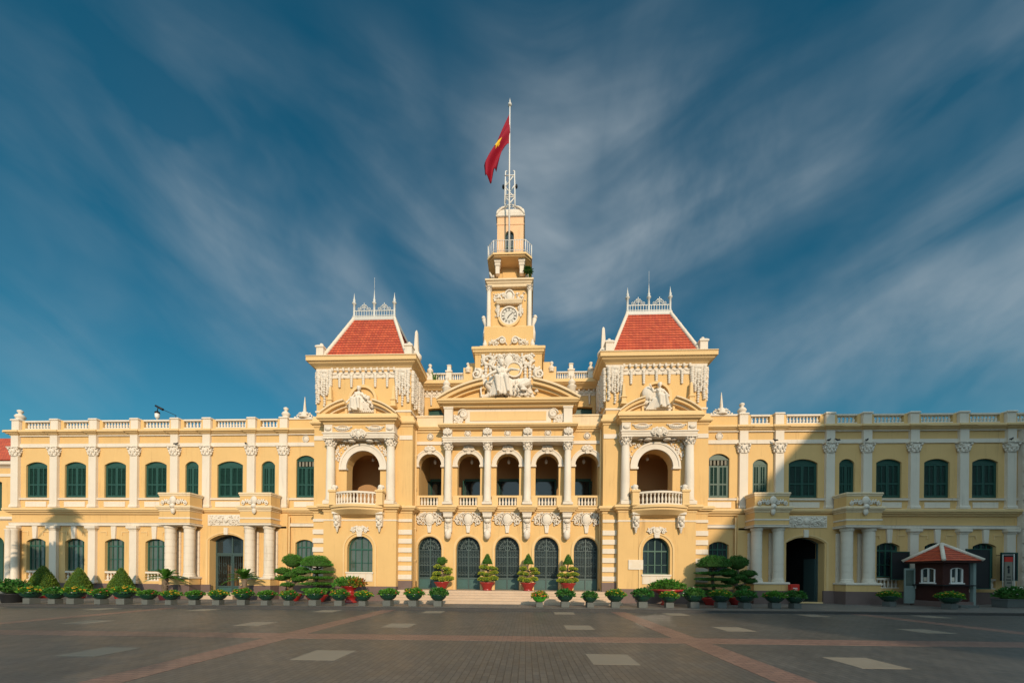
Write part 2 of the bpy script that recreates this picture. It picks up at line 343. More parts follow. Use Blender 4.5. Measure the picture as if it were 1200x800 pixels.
# ------------------------------------------------------------------ ornament helpers (all face -Y)
def spiral(c, r0, turns, hand=1, a0=0.0, n=18):
    return [(c[0] + hand * r0 * (1 - 0.8 * i / n) * cos(a0 + turns * 2 * pi * i / n), c[1] - 0.02 * i / n, c[2] + r0 * (1 - 0.8 * i / n) * sin(a0 + turns * 2 * pi * i / n)) for i in range(n + 1)]
def blobs(mb, x0, x1, y, z0, z1, n, r, rnd, dy=0.05):
    for _ in range(n):
        k = r * rnd.uniform(0.6, 1.3)
        mb.ball((rnd.uniform(x0, x1), y + rnd.uniform(-dy, dy), rnd.uniform(z0, z1)), k, k * 0.8, k * rnd.uniform(0.7, 1.4), 6, 4)
def drop(mb, x, y, z0, z1, r0, r1, n):                  # chain of husks hanging down
    for i in range(n):
        t = i / max(1, n - 1); r = r0 + (r1 - r0) * t
        mb.ball((x, y, z0 + (z1 - z0) * t), r, r * 0.8, r * 1.05, 6, 4)
def swag(mb, x0, x1, y, z, sag, r, n=9):
    for i in range(n + 1):
        t = i / n; k = r * (0.7 + 0.6 * sin(pi * t)); mb.ball((x0 + (x1 - x0) * t, y, z - sag * 4 * t * (1 - t)), k, k * 0.8, k, 6, 4)
def acanthus(mb, x, y, z, w, h, hand):                  # leafy scroll arm
    pts = [(x + hand * w * t, y - 0.03, z + h * sin(pi * t) * 0.6) for t in [i / 8 for i in range(9)]]
    mb.tube(pts, [0.02 + 0.035 * sin(pi * i / 8) + 0.005 for i in range(9)], 5)
    for i in range(1, 8):
        p = pts[i]; mb.ball((p[0], y - 0.04, p[2] + 0.08 * (1 if i % 2 else -1)), 0.045, 0.035, 0.075, 6, 4, Matrix.Rotation(hand * 0.6 * (1 if i % 2 else -1), 3, 'Y'))
def cartouche(mb, x, y, z, w, h, seed=1):
    rnd = random.Random(seed)
    mb.ball((x, y, z), w * 0.17, 0.10, h * 0.40, 10, 7)
    mb.tube([(x + w * 0.2 * cos(a), y - 0.04, z + h * 0.44 * sin(a)) for a in [2 * pi * i / 16 for i in range(17)]], 0.035, 5)
    for s in (-1, 1):
        mb.tube(spiral((x + s * w * 0.36, y - 0.03, z - h * 0.20), h * 0.25, 1.4, s, pi / 2), 0.036, 5)
        mb.tube(spiral((x + s * w * 0.30, y - 0.03, z + h * 0.27), h * 0.17, 1.2, s, -pi / 2), 0.03, 5)
        for k in range(7): 
            t = k / 6; mb.ball((x + s * w * (0.16 + 0.33 * t), y - 0.02, z + h * (0.42 - 0.5 * t * t)), 0.055, 0.045, 0.085, 6, 4, Matrix.Rotation(-s * (0.4 + t), 3, 'Y'))
        blobs(mb, x + s * w * 0.18, x + s * w * 0.47, y, z - h * 0.2, z + h * 0.3, 12, 0.05, rnd, 0.03)
    drop(mb, x, y, z - h * 0.42, z - h * 0.62, 0.07, 0.04, 3)
def capital(r, h, ry=1.0, seg=12):                      # leafy capital, origin at the bottom of the bell
    mb = MB()
    mb.lathe(0, 0, [(r * 1.06, 0), (r * 1.06, h * .06), (r, h * .08), (r * 1.02, h * .5), (r * 1.35, h * .86)], seg, True, 1, ry)
    for row, (n, z, rr, hh) in enumerate(((8, h * .25, r * 1.12, h * .2), (8, h * .52, r * 1.26, h * .2))):
        for j in range(n):
            a = 2 * pi * (j + 0.5 * row) / n
            mb.ball((rr * cos(a), rr * ry * sin(a), z), r * .24, r * .24, hh, 6, 4); mb.ball((rr * 1.18 * cos(a), rr * 1.18 * ry * sin(a), z + hh * .8), r * .16, r * .16, r * .12, 6, 4)
    for a in (pi / 4, 3 * pi / 4, 5 * pi / 4, 7 * pi / 4):
        mb.ball((r * 1.62 * cos(a), r * 1.62 * ry * sin(a), h * .78), r * .26, r * .26, r * .26, 7, 5)
    e = r * 1.42; mb.sweep(-e, e, -e * ry, e * ry, [(0, h * .87), (0.02, h * .9), (0.035, h * .96), (0.035, h)])
    mb.ball((0, -e * ry - .02, h * .9), r * .2, r * .14, r * .2, 6, 4)
    return mb
def baluster(mb, x, y, z0, z1, r):
    h = z1 - z0
    mb.lathe(x, y, [(r * .95, z0), (r * .95, z0 + h * .08), (r * .55, z0 + h * .14), (r, z0 + h * .36), (r * .85, z0 + h * .5), (r * .45, z0 + h * .72), (r * .6, z0 + h * .84), (r * .95, z0 + h * .92), (r * .95, z1)], 8)
def balustrade(mb, x0, x1, y, z0, z1, n, r=0.075, rail=0.1, wd=0.12):   # material 0 rails, 1 balusters
    if x0 > x1: x0, x1 = x1, x0
    mb.m = 0; mb.box(x0, x1, y - wd, y + wd, z0 - 0.06, z0); mb.box(x0, x1, y - wd - .02, y + wd + .02, z1, z1 + rail)
    mb.m = 1
    for i in range(n): baluster(mb, x0 + (x1 - x0) * (i + 0.5) / n, y, z0, z1, r)
    mb.m = 0
def urn(mb, x, y, z, h, k=1.0):
    mb.lathe(x, y, [(.20 * k, z), (.24 * k, z + .06 * h), (.17 * k, z + .12 * h), (.22 * k, z + .2 * h), (.26 * k, z + .34 * h), (.19 * k, z + .5 * h), (.09 * k, z + .6 * h), (.08 * k, z + .66 * h), (.15 * k, z + .78 * h), (.14 * k, z + .9 * h), (.05 * k, z + .98 * h), (.01, z + h)], 12)
def obelisk(mb, x, y, z, h, k=1.0):
    mb.sweep(x - .16 * k, x + .16 * k, y - .16 * k, y + .16 * k, [(.05, z), (.05, z + .08 * h), (0, z + .1 * h), (0.0, z + .28 * h), (.05, z + .3 * h), (.05, z + .34 * h), (-.03 * k, z + .38 * h), (-.09 * k, z + .94 * h), (-.15 * k, z + h)])

# ------------------------------------------------------------------ the city hall
H = tag(empty('city_hall', (0, 0, 0.1)), 'long ochre city hall with cream trim, two red roofed pavilions and a clock tower', 'building')
H.location = (0, 0, 0)
def P(name, mb, m, parent=H, loc=None): return mb.build(name, m, parent, loc)

PX = [14.425, 16.548, 19.534, 21.693, 24.425, 27.248, 29.934, 32.65]      # pilaster centres of a wing
XE = 33.0
CW = (('w', 13.02, .62, 6.54, 8.95, .30), ('n', 15.49, .45, 6.54, 8.62, .28), ('w', 18.04, .86, 6.54, 8.64, .26), ('n', 20.61, .45, 6.54, 8.62, .28)) + tuple(('w', (PX[i] + PX[i + 1]) / 2, .74, 6.54, 8.66, .23) for i in (3, 4, 5, 6))
LW = ((13.05, .60, 1.75, 3.62, .22),) + tuple(((PX[i] + PX[i + 1]) / 2, .67, 1.75, 3.62, .22) for i in (3, 4, 5, 6))
DOOR = (18.0, 1.12, 0.1, 3.76, .36)

def arch_panel(mb, x, hw, zb, zs, rise, y0, y1):        # flat arched board
    pts = [(x - hw, zb), (x + hw, zb)] + [(x + a, z) for a, z in arc(hw, zs, rise)]
    mb.extr(pts, y0, y1)
def arch_frame(mb, x, hw, zb, zs, rise, y0, y1, t):     # frame round an arched opening
    mb.box(x - hw, x - hw + t, y0, y1, zb, zs); mb.box(x + hw - t, x + hw, y0, y1, zb, zs); mb.box(x - hw + t, x + hw - t, y0, y1, zb, zb + t)
    a, b = arc(hw, zs, rise), arc(hw - t, zs, max(rise - t * .6, .04))
    for i in range(len(a) - 1):
        mb.extr([(x + b[i + 1][0], b[i + 1][1]), (x + b[i][0], b[i][1]), (x + a[i][0], a[i][1]), (x + a[i + 1][0], a[i + 1][1])], y0, y1)

def shutter_window(x, hw, zb, zs, rise, y, lights=False):
    f = MB(); arch_frame(f, 0, hw, 0, zs - zb, rise, 0, .09, .06); f.box(-hw + .06, hw - .06, -.004, .09, zs - zb - .07, zs - zb)
    o = P('window', f, M['green'], H, (x, y, zb))
    t = MB(); arch_panel(t, 0, hw - .055, zs - zb + .001, zs - zb + .02, max(rise - .05, .05), .03, .06)
    if lights:
        t.m = 1
        for k in range(-2, 3): t.box(k * hw * .36 - hw * .1, k * hw * .36 + hw * .1, .015, .05, zs - zb - .38, zs - zb - .08)
        t.m = 0
    t.build('transom', [M['green'], M['curtain']], o)
    top = zs - zb - (.42 if lights else .08)
    for s in (-1, 1):
        l = MB(); x0, x1 = (-hw + .065, -.006) if s < 0 else (.006, hw - .065)
        l.box(x0, x0 + .07, .004, .05, .06, top); l.box(x1 - .07, x1, .004, .05, .06, top); l.box((x0 + x1) / 2 - .022, (x0 + x1) / 2 + .022, .006, .05, .15, top - .09)
        mid = top * .40
        for z in (.06, mid, top - .09): l.box(x0 + .07, x1 - .07, .001, .05, z, z + .09)
        for za, zc in ((.15, mid), (mid + .09, top - .09)):
            n = max(3, int((zc - za) / .085))
            for i in range(n):
                z = za + (zc - za) * (i + .5) / n
                l.add([(x0 + .07, .012, z - .035), (x1 - .07, .012, z - .035), (x1 - .07, .048, z + .05), (x0 + .07, .048, z + .05)], [(0, 1, 2, 3), (3, 2, 1, 0)])
        l.box(x0 + .07, x1 - .07, .05, .056, .06, top)
        l.build('shutter', M['green'], o)
    return o
def glazed_window(x, hw, zb, zs, rise, y, glass='glass', bars=True):
    f = MB(); arch_frame(f, 0, hw, 0, zs - zb, rise, 0, .08, .07)
    h = zs - zb; tr = h * .86 if rise < hw * .6 else h * .98
    f.box(-hw + .07, hw - .07, .002, .08, tr - .04, tr + .04); f.box(-.035, .035, .001, .08, .07, h + rise - .03)
    for s in (-1, 1):
        f.box(s * hw * .5 - .022, s * hw * .5 + .022, .012, .07, .07, h + rise * .6)
    f.box(-hw + .07, hw - .07, .012, .071, h * .40 - .02, h * .40 + .02)
    o = P('window', f, M['green_frame'], H, (x, y, zb))
    p = MB(); arch_panel(p, 0, hw - .02, .02, h, rise, .05, .062); p.build('pane', M[glass], o)
    return o

WALLS = [M['yellow'], M['cream'], M['ledge'], M['plinth'], M['loggia'], M['yellow_light']]
def wing(s):
    r = lambda a: s * a
    wl = MB()
    ops_up = [(s * x, hw, zb, zs, ri) for _, x, hw, zb, zs, ri in CW]
    wall(wl, r(11.7), r(XE), 5.45, 10.9, .15, .75, ops_up)
    ops_lo = [(s * x, hw, 1.08 if x > 14 else zb, zs, ri) for x, hw, zb, zs, ri in LW]
    wall(wl, r(11.7), r(14.0), .1, 5.45, .15, .75, ops_lo[:1])
    wall(wl, r(22.05), r(XE), .1, 5.45, .15, .75, ops_lo[1:])
    wall(wl, r(14.0), r(22.05), -.3, 5.45, -.12, .55, [(s * DOOR[0],) + DOOR[1:]])
    wl.box(r(11.7), r(XE), .752, 16, 5.3, 5.44)            # floor behind
    wl.box(r(11.7), r(XE), .752, 16, 10.7, 10.88); wl.box(r(11.7), r(XE), 15.4, 16, 0.1, 10.7); wl.box(r(XE - .5), r(XE), .752, 15.4, .1, 10.7)
    P('wall', wl, M['yellow'])
    pl = MB(); 
    for a, b, y in ((11.7, 13.9, .08), (22.15, XE, .08)): pl.box(r(a), r(b), y, .2, -.3, .90)
    for a, b in ((14.0, 16.98), (19.02, 22.05)): pl.box(r(a), r(b), -.19, -.1, -.3, .90)
    P('plinth', pl, M['plinth'])
    c = MB()
    c.sweep(r(11.7), r(XE), .05, .2, [(.0, 4.65), (.03, 4.68), (.03, 4.82), (.06, 4.87)])
    c.box(r(11.7), r(XE), .09, .16, 9.83, 10.07)
    c.box(r(11.7), r(XE), .06, .16, 10.55, 10.66)
    P('cream_band', c, M['cream'])
    for a, b in [(11.95, 14.1)] + [(PX[i] + .3, PX[i + 1] - .3) for i in range(7)]:
        m = (a + b) / 2; hw = min(b - a, 1.45 if b - a < 2.3 else 1.9) / 2; ap = MB()
        ap.box(r(m - hw), r(m + hw), .11, .16, 5.92, 6.27); P('window_apron', ap, M['cream'])
    m_ = MB()                                              # middle string course
    m_.sweep(r(11.7), r(XE), .1, .5, [(.03, 5.42), (.06, 5.45), (.06, 5.50), (.18, 5.56), (.20, 5.64), (.27, 5.66), (.27, 5.78), (.22, 5.82), (.02, 5.86)])
    m_.m = 1
    for a, b in [(12.1, 14.1)] + [(PX[i] + .29, PX[i + 1] - .29) for i in range(7)]: m_.sweep(r(a), r(b), .12, .2, [(.0, 6.36), (.06, 6.38), (.06, 6.46), (.08, 6.5)])
    P('string_course', m_, [M['yellow_light'], M['cream']])
    k = MB()                                               # top cornice
    prof = [(.0, 10.60), (.05, 10.62), (.07, 10.66), (.15, 10.69), (.17, 10.74), (.25, 10.76), (.25, 10.86), (.2, 10.9), (.0, 10.92)]
    k.m = 0; k.sweep(r(11.75), r(XE), .08, .8, prof)
    for x in PX: k.sweep(r(x - .25), r(x + .25), .03, .5, [(o + .004, z + .003) for o, z in prof])
    P('cornice', k, M['yellow_light'])
    for x in (PX[0], PX[3] + .0, PX[4], PX[5], PX[6], PX[7]):
        if x == PX[3]: continue
        lp = MB(); lp.box(r(x - .24), r(x + .24), -.0, .2, 1.1, 4.38); lp.sweep(r(x - .27), r(x + .27), -.03, .2, [(.04, .90), (.04, 1.0), (0, 1.08), (0, 1.12)])
        lp.sweep(r(x - .24), r(x + .24), .0, .2, [(.01, 4.34), (.03, 4.37), (.03, 4.42), (.1, 4.47), (.12, 4.52), (.12, 4.64)])
        P('lower_pilaster', lp, M['cream'])
    for x, hw, zb, zs, ri in LW[1:]:
        ks = MB(); X = s * x; ks.extr([(X - .12, zs + ri - .02), (X + .12, zs + ri - .02), (X + .17, 4.645), (X - .17, 4.645)], .06, .2)
        P('keystone', ks, M['cream'])
        for t in (-1, 1): hm = MB(); hm.box(X + t * .55, X + t * .95, .115, .16, 4.25, 4.31); hm.box(X + t * .50, X + t * .55, .115, .16, 4.05, 4.31); P('hood_mould', hm, M['yellow_light'])
    ks = MB(); ks.box(s * DOOR[0] - .13, s * DOOR[0] + .13, -.2, -.1, 4.1, 4.55)
    P('keystone', ks, M['cream'])
    for x in PX[:8]:
        pm = MB(); X = 0
        pm.box(-.25, .25, 0, .2, 6.08, 9.24); pm.sweep(-.27, .27, -.02, .2, [(.03, 5.862), (.03, 5.98), (0, 6.04), (0, 6.09)])
        pm.box(-.25, .25, .0, .2, 9.84, 10.60)
        o = P('pilaster', pm, M['cream'], H, (s * x, 0, 0))
        cp = capital(.27, .60, .42); cp.build('capital', M['stucco'], o, (0, .06, 9.23))
    # windows
    for kind, x, hw, zb, zs, ri in CW: shutter_window(s * x, hw, zb, zs, ri, .235, lights=(x < 13.5))
    for x, hw, zb, zs, ri in LW:
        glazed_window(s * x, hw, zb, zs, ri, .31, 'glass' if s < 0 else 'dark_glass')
    for x, hw, zb, zs, ri in LW[1:]:
        b = MB(); balustrade(b, s * (x - .66), s * (x + .66), .25, 1.14, 1.58, 6, .075, .12, .09)
        P('window_balustrade', b, [M['cream'], M['cream']])
        b = MB(); b.box(s * x - .67, s * x + .67, .42, .74, 1.08, 1.75); P('window_breast', b, M['yellow'])
    # parapet
    xs = [11.9] + PX
    for i in range(8):
        a, b = xs[i] + .27, xs[i + 1] - .27
        if i == 0: continue
        pm = MB(); n = max(4, int((b - a - .5) / .19)); fl = .22
        balustrade(pm, r(a + fl), r(b - fl), .3, 11.12, 11.53, n, .075, .10, .13)
        P('balustrade', pm, [M['cream'], M['cream']])
    pp = MB()
    pp.m = 1; pp.box(r(11.7), r(XE), .17, .43, 10.9, 11.06)
    for i in range(1, 8):
        a, b = xs[i] + .27, xs[i + 1] - .27
        pp.box(r(a), r(a + .22), .18, .42, 11.06, 11.63); pp.box(r(b - .22), r(b), .18, .42, 11.06, 11.63)
    pp.box(r(11.7), r(PX[0] - .27), .18, .42, 11.06, 11.56)
    pp.m = 0
    for x in PX: pr = MB(); pr.sweep(r(x - .25), r(x + .25), .03, .5, [(0, 10.9), (0, 11.58), (.05, 11.60), (.05, 11.66), (.02, 11.70)]); P('parapet_pier', pr, M['cream'])
    pp.box(r(11.75), r(PX[0] - .3), .12, .45, 11.56, 11.66)
    P('parapet', pp, [M['cream'], M['yellow']])
    fm = MB(); urn(fm, 0, 0, 0, .72)
    for x in (PX[0], PX[7]): fm.build('finial', M['cream'], H, (r(x), .27, 11.70))
    sp = MB()                                              # spire ornament beside the pavilion
    sp.lathe(r(13.2), .3, [(.34, 11.66), (.34, 11.78), (.2, 11.82), (.24, 12.0), (.12, 12.1), (.09, 12.14), (.1, 12.2), (.02, 13.05), (.005, 13.1)], 10)
    for t in (-1, 1):
        sp.tube(spiral((r(13.2) + t * .4, .28, 11.85), .17, 1.3, t, pi * .5), .045, 5); sp.ball((r(13.2) + t * .62, .28, 11.74), .08); sp.ball((r(13.2) + t * .22, .2, 11.98), .08)
    P('spire_ornament', sp, M['stucco'])
    ro = MB(); ro.ball((r(13.0), .12, 10.3), .17, .05, .17, 10, 6); ro.tube([(r(13.0) + .2 * cos(a), .11, 10.3 + .2 * sin(a)) for a in [2 * pi * i / 14 for i in range(15)]], .03, 5)
    P('rosette', ro, M['stucco'])
    # porch
    for cx in (15.46, 20.62):
        pb = MB(); X = s * cx
        pb.m = 0; pb.box(X - .98, X + .98, -.95, -.122, 4.68, 6.42)
        pb.m = 1; pb.sweep(X - .98, X + .98, -.95, -.13, [(.0, 4.58), (.07, 4.60), (.07, 4.68), (.1, 4.72), (.04, 4.74)])
        pb.sweep(X - .98, X + .98, -.95, -.13, [(.01, 4.98), (.03, 5.0), (.03, 5.06), (.01, 5.08)])
        pb.m = 2; pb.sweep(X - .98, X + .98, -.95, -.13, [(.0, 5.44), (.03, 5.47), (.03, 5.53), (.09, 5.58), (.10, 5.64), (.15, 5.66), (.15, 5.74), (.11, 5.79), (.01, 5.82)])
        pb.sweep(X - .98, X + .98, -.95, -.13, [(.0, 6.38), (.03, 6.42), (.03, 6.48), (.06, 6.51), (.06, 6.58), (.03, 6.61)])
        o = P('porch', pb, WALLS); pb = MB()
        pb.m = 0; pb.box(X - .98, X + .98, -.95, -.192, .9, 1.3); pb.m = 1; pb.sweep(X - .98, X + .98, -.95, -.2, [(.0, 1.27), (.05, 1.29), (.05, 1.38), (.02, 1.4)])
        pb.m = 3; pb.box(X - 1.0, X + 1.0, -.97, -.192, -.3, .898)
        pb.build('porch_pedestal', WALLS, o)
        for t in (-1, 1):
            cm = MB(); 
            prof = [(.33, 1.40), (.33, 1.47), (.30, 1.50), (.31, 1.56), (.28, 1.62)]
            z = 1.62
            while z < 4.25:
                prof += [(.276, z), (.276, z + .385), (.258, z + .387), (.258, z + .418)]; z += .42
            prof += [(.25, 4.28), (.25, 4.36), (.30, 4.40), (.33, 4.47), (.33, 4.58)]
            cm.lathe(0, 0, prof, 28, False)
            cm.build('banded_column', M['cream'], o, (X + t * .62, -.58, 0))
            rm = MB(); z = 1.40
            while z < 4.2: rm.box(X + t * .62 - .25, X + t * .62 + .25, -.20, -.1, z, z + .38); rm.box(X + t * .62 - .23, X + t * .62 + .23, -.18, -.1, z + .38, z + .42); z += .42
            rm.build('respond', M['cream'], o)
        em = MB()                                          # crest on the porch front
        for t in (-1, 1):
            em.tube(spiral((X + t * .30, -1.0, 6.02), .15, 1.3, t, pi * .5), .04, 5); acanthus(em, X + t * .2, -.97, 5.95, .6, .22, t); em.tube(spiral((X + t * .72, -1.0, 5.95), .12, 1.2, -t, pi * .5), .035, 5)
        em.ball((X, -1.05, 6.12), .2, .12, .26, 10, 6); em.ball((X, -1.08, 5.76), .16, .14, .16, 8, 5); em.ball((X, -1.05, 5.48), .13, .1, .22, 8, 5)
        em.build('crest', M['stucco'], o)
    rp = MB(); X = s * 18.0; rnd = random.Random(5 + s)
    rp.m = 1; rp.box(X - 1.22, X + 1.22, -.16, -.11, 4.68, 5.38)
    for t in (-1, 1):
        rp.tube(spiral((X + t * .42, -.19, 5.02), .22, 1.5, t, 0), .035, 5); rp.tube(spiral((X + t * .86, -.19, 5.0), .20, 1.5, -t, pi), .035, 5)
        acanthus(rp, X + t * .2, -.17, 4.9, .9, .3, t); blobs(rp, X + t * .15, X + t * 1.15, -.17, 4.74, 5.32, 60, .055, rnd, .02)
    rp.ball((X, -.19, 5.05), .15, .08, .2, 8, 6)
    P('relief_panel', rp, [M['yellow'], M['stucco']])
    tr = MB(); arch_frame(tr, X, DOOR[1] + .22, .1, DOOR[3], DOOR[4] + .16, -.16, -.1, .13); P('door_surround', tr, M['yellow_light'])
    # carriage door
    d = MB(); hw = DOOR[1]
    arch_frame(d, X, hw, .1, DOOR[3], DOOR[4], .34, .42, .08)
    if s < 0: d.box(X - hw, X + hw, .33, .42, 2.85, 2.95); d.box(X - .04, X + .04, .335, .42, 2.95, 4.03)
    o = P('carriage_door', d, M['iron'])
    if s < 0:
        gl = MB(); arch_panel(gl, X, hw - .05, 2.9, DOOR[3], DOOR[4], .385, .395); gl.build('fanlight', M['dark_glass'], o)
        for t in (-1, 1):
            lf = MB()
            lf.m = 0; x0, x1 = (X - hw + .08, X - .01) if t < 0 else (X + .01, X + hw - .08)
            lf.box(x0, x0 + .07, .36, .41, .12, 2.85); lf.box(x1 - .07, x1, .36, .41, .12, 2.85)
            for z in (.12, .72, 2.76): lf.box(x0 + .07, x1 - .07, .361, .41, z, z + .09)
            for i in range(7): xx = x0 + .07 + (x1 - x0 - .14) * (i + .5) / 7; lf.tube([(xx, .385, .8), (xx, .385, 2.78)], .012, 5)
            for z in (1.2, 1.7, 2.2):
                for i in range(3): lf.tube([(x0 + (x1 - x0) * (i + .5) / 3 + .1 * cos(a), .38, z + .1 * sin(a)) for a in [2 * pi * q / 10 for q in range(11)]], .011, 4)
            lf.m = 1; lf.box(x0 + .07, x1 - .07, .40, .409, .2, .73)
            lf.build('gate_leaf', [M['iron'], M['gate_panel']], o)
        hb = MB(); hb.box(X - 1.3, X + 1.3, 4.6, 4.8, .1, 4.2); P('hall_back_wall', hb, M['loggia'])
    else:
        for t in (-1, 1):
            lf = MB(); x0 = X + t * (hw - .08)
            lf.box(x0 - .05, x0, .42, 1.3, .12, 2.85); lf.build('gate_leaf', M['iron'], o)
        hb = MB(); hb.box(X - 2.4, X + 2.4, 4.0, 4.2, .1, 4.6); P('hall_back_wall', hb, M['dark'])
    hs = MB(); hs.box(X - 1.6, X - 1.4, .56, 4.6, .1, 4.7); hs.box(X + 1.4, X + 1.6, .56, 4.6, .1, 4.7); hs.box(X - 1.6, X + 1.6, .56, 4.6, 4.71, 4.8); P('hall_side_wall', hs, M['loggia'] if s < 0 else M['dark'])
    if s < 0:
        st = MB(); st.box(X - 1.1, X + 1.1, -.9, -.12, -.3, .26); st.box(X - 1.1, X + 1.1, -.55, -.12, .26, .42); P('door_step', st, M['step'])
    dp = MB(); dp.tube([(s * 13.95, -.02, .3), (s * 13.95, -.02, 5.3)], .045, 8); dp.tube([(s * 14.08, .05, 5.9), (s * 14.08, .05, 6.6)], .035, 8); P('downpipe', dp, M['yellow_light'])
for s in (-1, 1): wing(s)

# the rusticated corner of the right wing, and the plain corner of the left one
q = MB(); z = .9; i = 0
q.box(30.42, 33.0, -.12, .14, .9, 10.5)
while z < 10.3:
    q.box(30.36 + (.0 if i % 2 else .09), 33.05, -.24, -.122, z, z + .36); z += .42; i += 1
P('rusticated_corner', q, M['cream'])
q = MB(); q.box(30.36, 33.05, -.26, .1, -.3, .9); P('plinth', q, M['plinth'])
q = MB()
for x in (-32.78, -32.36): 
    z = 1.0
    q.lathe(x, -.12, [(.2, 1.0), (.2, 1.06), (.17, 1.12), (.165, 4.3), (.2, 4.36), (.2, 4.4)], 12)
P('corner_shaft', q, M['cream'])

# ------------------------------------------------------------------ pavilions
def pavilion(s):
    X = s * 8.815; r = lambda a: s * a
    wl = MB()
    wall(wl, r(5.75), r(11.88), .1, 5.6, -.8, -.2, [(X + s * -.03, .62, 1.9, 3.2, .6)])
    lw = (X - s * .04, .78, 1.78, 3.17, .77)
    wall(wl, r(6.57), r(11.02), .1, 5.4, -1.2, -.802, [lw])
    ua = (X - s * .03, 1.04, 5.88, 8.13, 1.04)
    wall(wl, r(5.75), r(11.88), 5.6, 11.15, -.8, -.1, [ua])
    wl.box(X - 3.06, X + 3.06, -.098, 5.2, 5.3, 5.7)                 # loggia floor and ceiling, back and side walls, tower shell
    wl.box(X - 3.06, X + 3.06, -.098, 5.2, 9.9, 10.2)
    wl.box(X - 3.065, X - 2.6, -.098, 5.2, .1, 5.3); wl.box(X + 2.6, X + 3.065, -.098, 5.2, .1, 5.3); wl.box(X - 3.06, X + 3.06, 4.9, 5.2, 5.7, 9.9)
    wl.box(X - 3.066, X - 2.6, -.098, 4.9, 5.7, 9.9); wl.box(X + 2.6, X + 3.066, -.098, 4.9, 5.7, 9.9)
    P('wall', wl, M['yellow'])
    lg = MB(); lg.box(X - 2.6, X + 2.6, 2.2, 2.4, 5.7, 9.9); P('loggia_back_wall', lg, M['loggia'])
    lc = MB(); lc.box(X - 2.6, X + 2.6, -.098, 2.2, 9.6, 9.7); P('loggia_ceiling', lc, M['loggia'])
    lm = MB(); lm.lathe(X, .6, [(.02, 9.6), (.02, 9.2), (.06, 9.18), (.1, 9.1), (.08, 9.0), (.02, 8.97)], 8); P('lantern', lm, M['white_paint'])
    tw = MB(); tw.box(X - 2.93, X + 2.93, -.8, 5.1, 11.15, 14.3)
    P('tower_wall', tw, M['yellow'])
    pl = MB(); pl.box(r(5.72), r(6.56), -.86, -.7, -.3, 1.28); pl.box(r(11.03), r(11.91), -.86, -.7, -.3, 1.0); pl.box(r(6.55), r(11.04), -1.27, -.86, -.3, .93)
    P('plinth', pl, M['plinth'])
    for a, b in ((5.74, 6.56), (11.03, 11.89)):
        z = 1.36
        while z < 4.6: qn = MB(); qn.box(r(a), r(b), -.87, -.79, z, z + .29); P('quoin', qn, M['cream']); z += .545
        qn = MB(); qn.box(r(a), r(b), -.86, -.79, 4.85, 5.02); P('cream_band', qn, M['cream'])
    c = MB()
    c.m = 0; c.sweep(r(6.57), r(11.02), -1.2, -.5, [(.005, 4.84), (.025, 4.86), (.025, 4.92), (.005, 4.94)])
    c.m = 1
    prof = [(.0, 5.36), (.04, 5.4), (.05, 5.48), (.2, 5.54), (.22, 5.62), (.30, 5.64), (.30, 5.74), (.24, 5.8), (.0, 5.83)]
    c.sweep(r(5.76), r(11.87), -.8, -.3, prof); c.sweep(r(6.57), r(11.02), -1.2, -.3, [(o, z + .004) for o, z in prof])
    P('string_course', c, [M['cream'], M['yellow_light']])
    # lower window
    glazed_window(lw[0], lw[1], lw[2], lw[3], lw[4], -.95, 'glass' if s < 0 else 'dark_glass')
    sb = MB(); sb.m = 0; sb.box(lw[0] - .85, lw[0] + .85, -1.27, -1.19, 1.70, 1.79); sb.box(lw[0] - .8, lw[0] + .8, -1.23, -1.19, 1.22, 1.70); sb.m = 1
    for i in range(5): sb.box(lw[0] - .72 + i * .36 - .006, lw[0] - .72 + i * .36 + .006, -1.236, -1.22, 1.22, 1.70)
    P('window_sill', sb, [M['cream'], M['yellow_light']])
    tr = MB(); tr.ring(lw[0], lw[3], .92, 1.02, -1.25, -1.19); 
    for t in (-1, 1): tr.box(lw[0] + t * .92, lw[0] + t * 1.02, -1.25, -1.19, .93, lw[3])
    P('window_surround', tr, M['yellow_light'])
    km = MB(); cartouche(km, lw[0], -1.24, 4.32, 1.05, .42, 3); km.extr([(lw[0] - .13, 3.9), (lw[0] + .13, 3.9), (lw[0] + .22, 4.5), (lw[0] - .22, 4.5)], -1.3, -1.19); P('keystone_crest', km, M['stucco'])
    for t in (-1, 1):                                             # carved brackets under the balcony
        b = MB(); x = X + t * 1.28; rnd = random.Random(9)
        b.sweep(x - .2, x + .2, -1.5, -1.22, [(0, 5.2), (.04, 5.22), (.04, 5.34)]); b.extr([(x - .17, 4.5), (x + .17, 4.5), (x + .2, 5.2), (x - .2, 5.2)], -1.42, -1.2)
        b.ball((x, -1.44, 5.0), .17, .14, .16); b.ball((x - .1, -1.48, 4.82), .08); b.ball((x + .1, -1.48, 4.82), .08); b.ball((x, -1.46, 4.68), .12, .1, .14); drop(b, x, -1.36, 4.5, 4.2, .13, .05, 4)
        blobs(b, x - .18, x + .18, -1.43, 4.5, 5.2, 16, .045, rnd, .03)
        P('carved_bracket', b, M['stucco'])
    # balcony with bowed front
    bw = lambda x: -1.55 - .45 * cos(pi / 2 * (x - X) / 1.5)
    sl = MB(); n = 14; ptsx = [X - 1.55 + 3.1 * i / n for i in range(n + 1)]
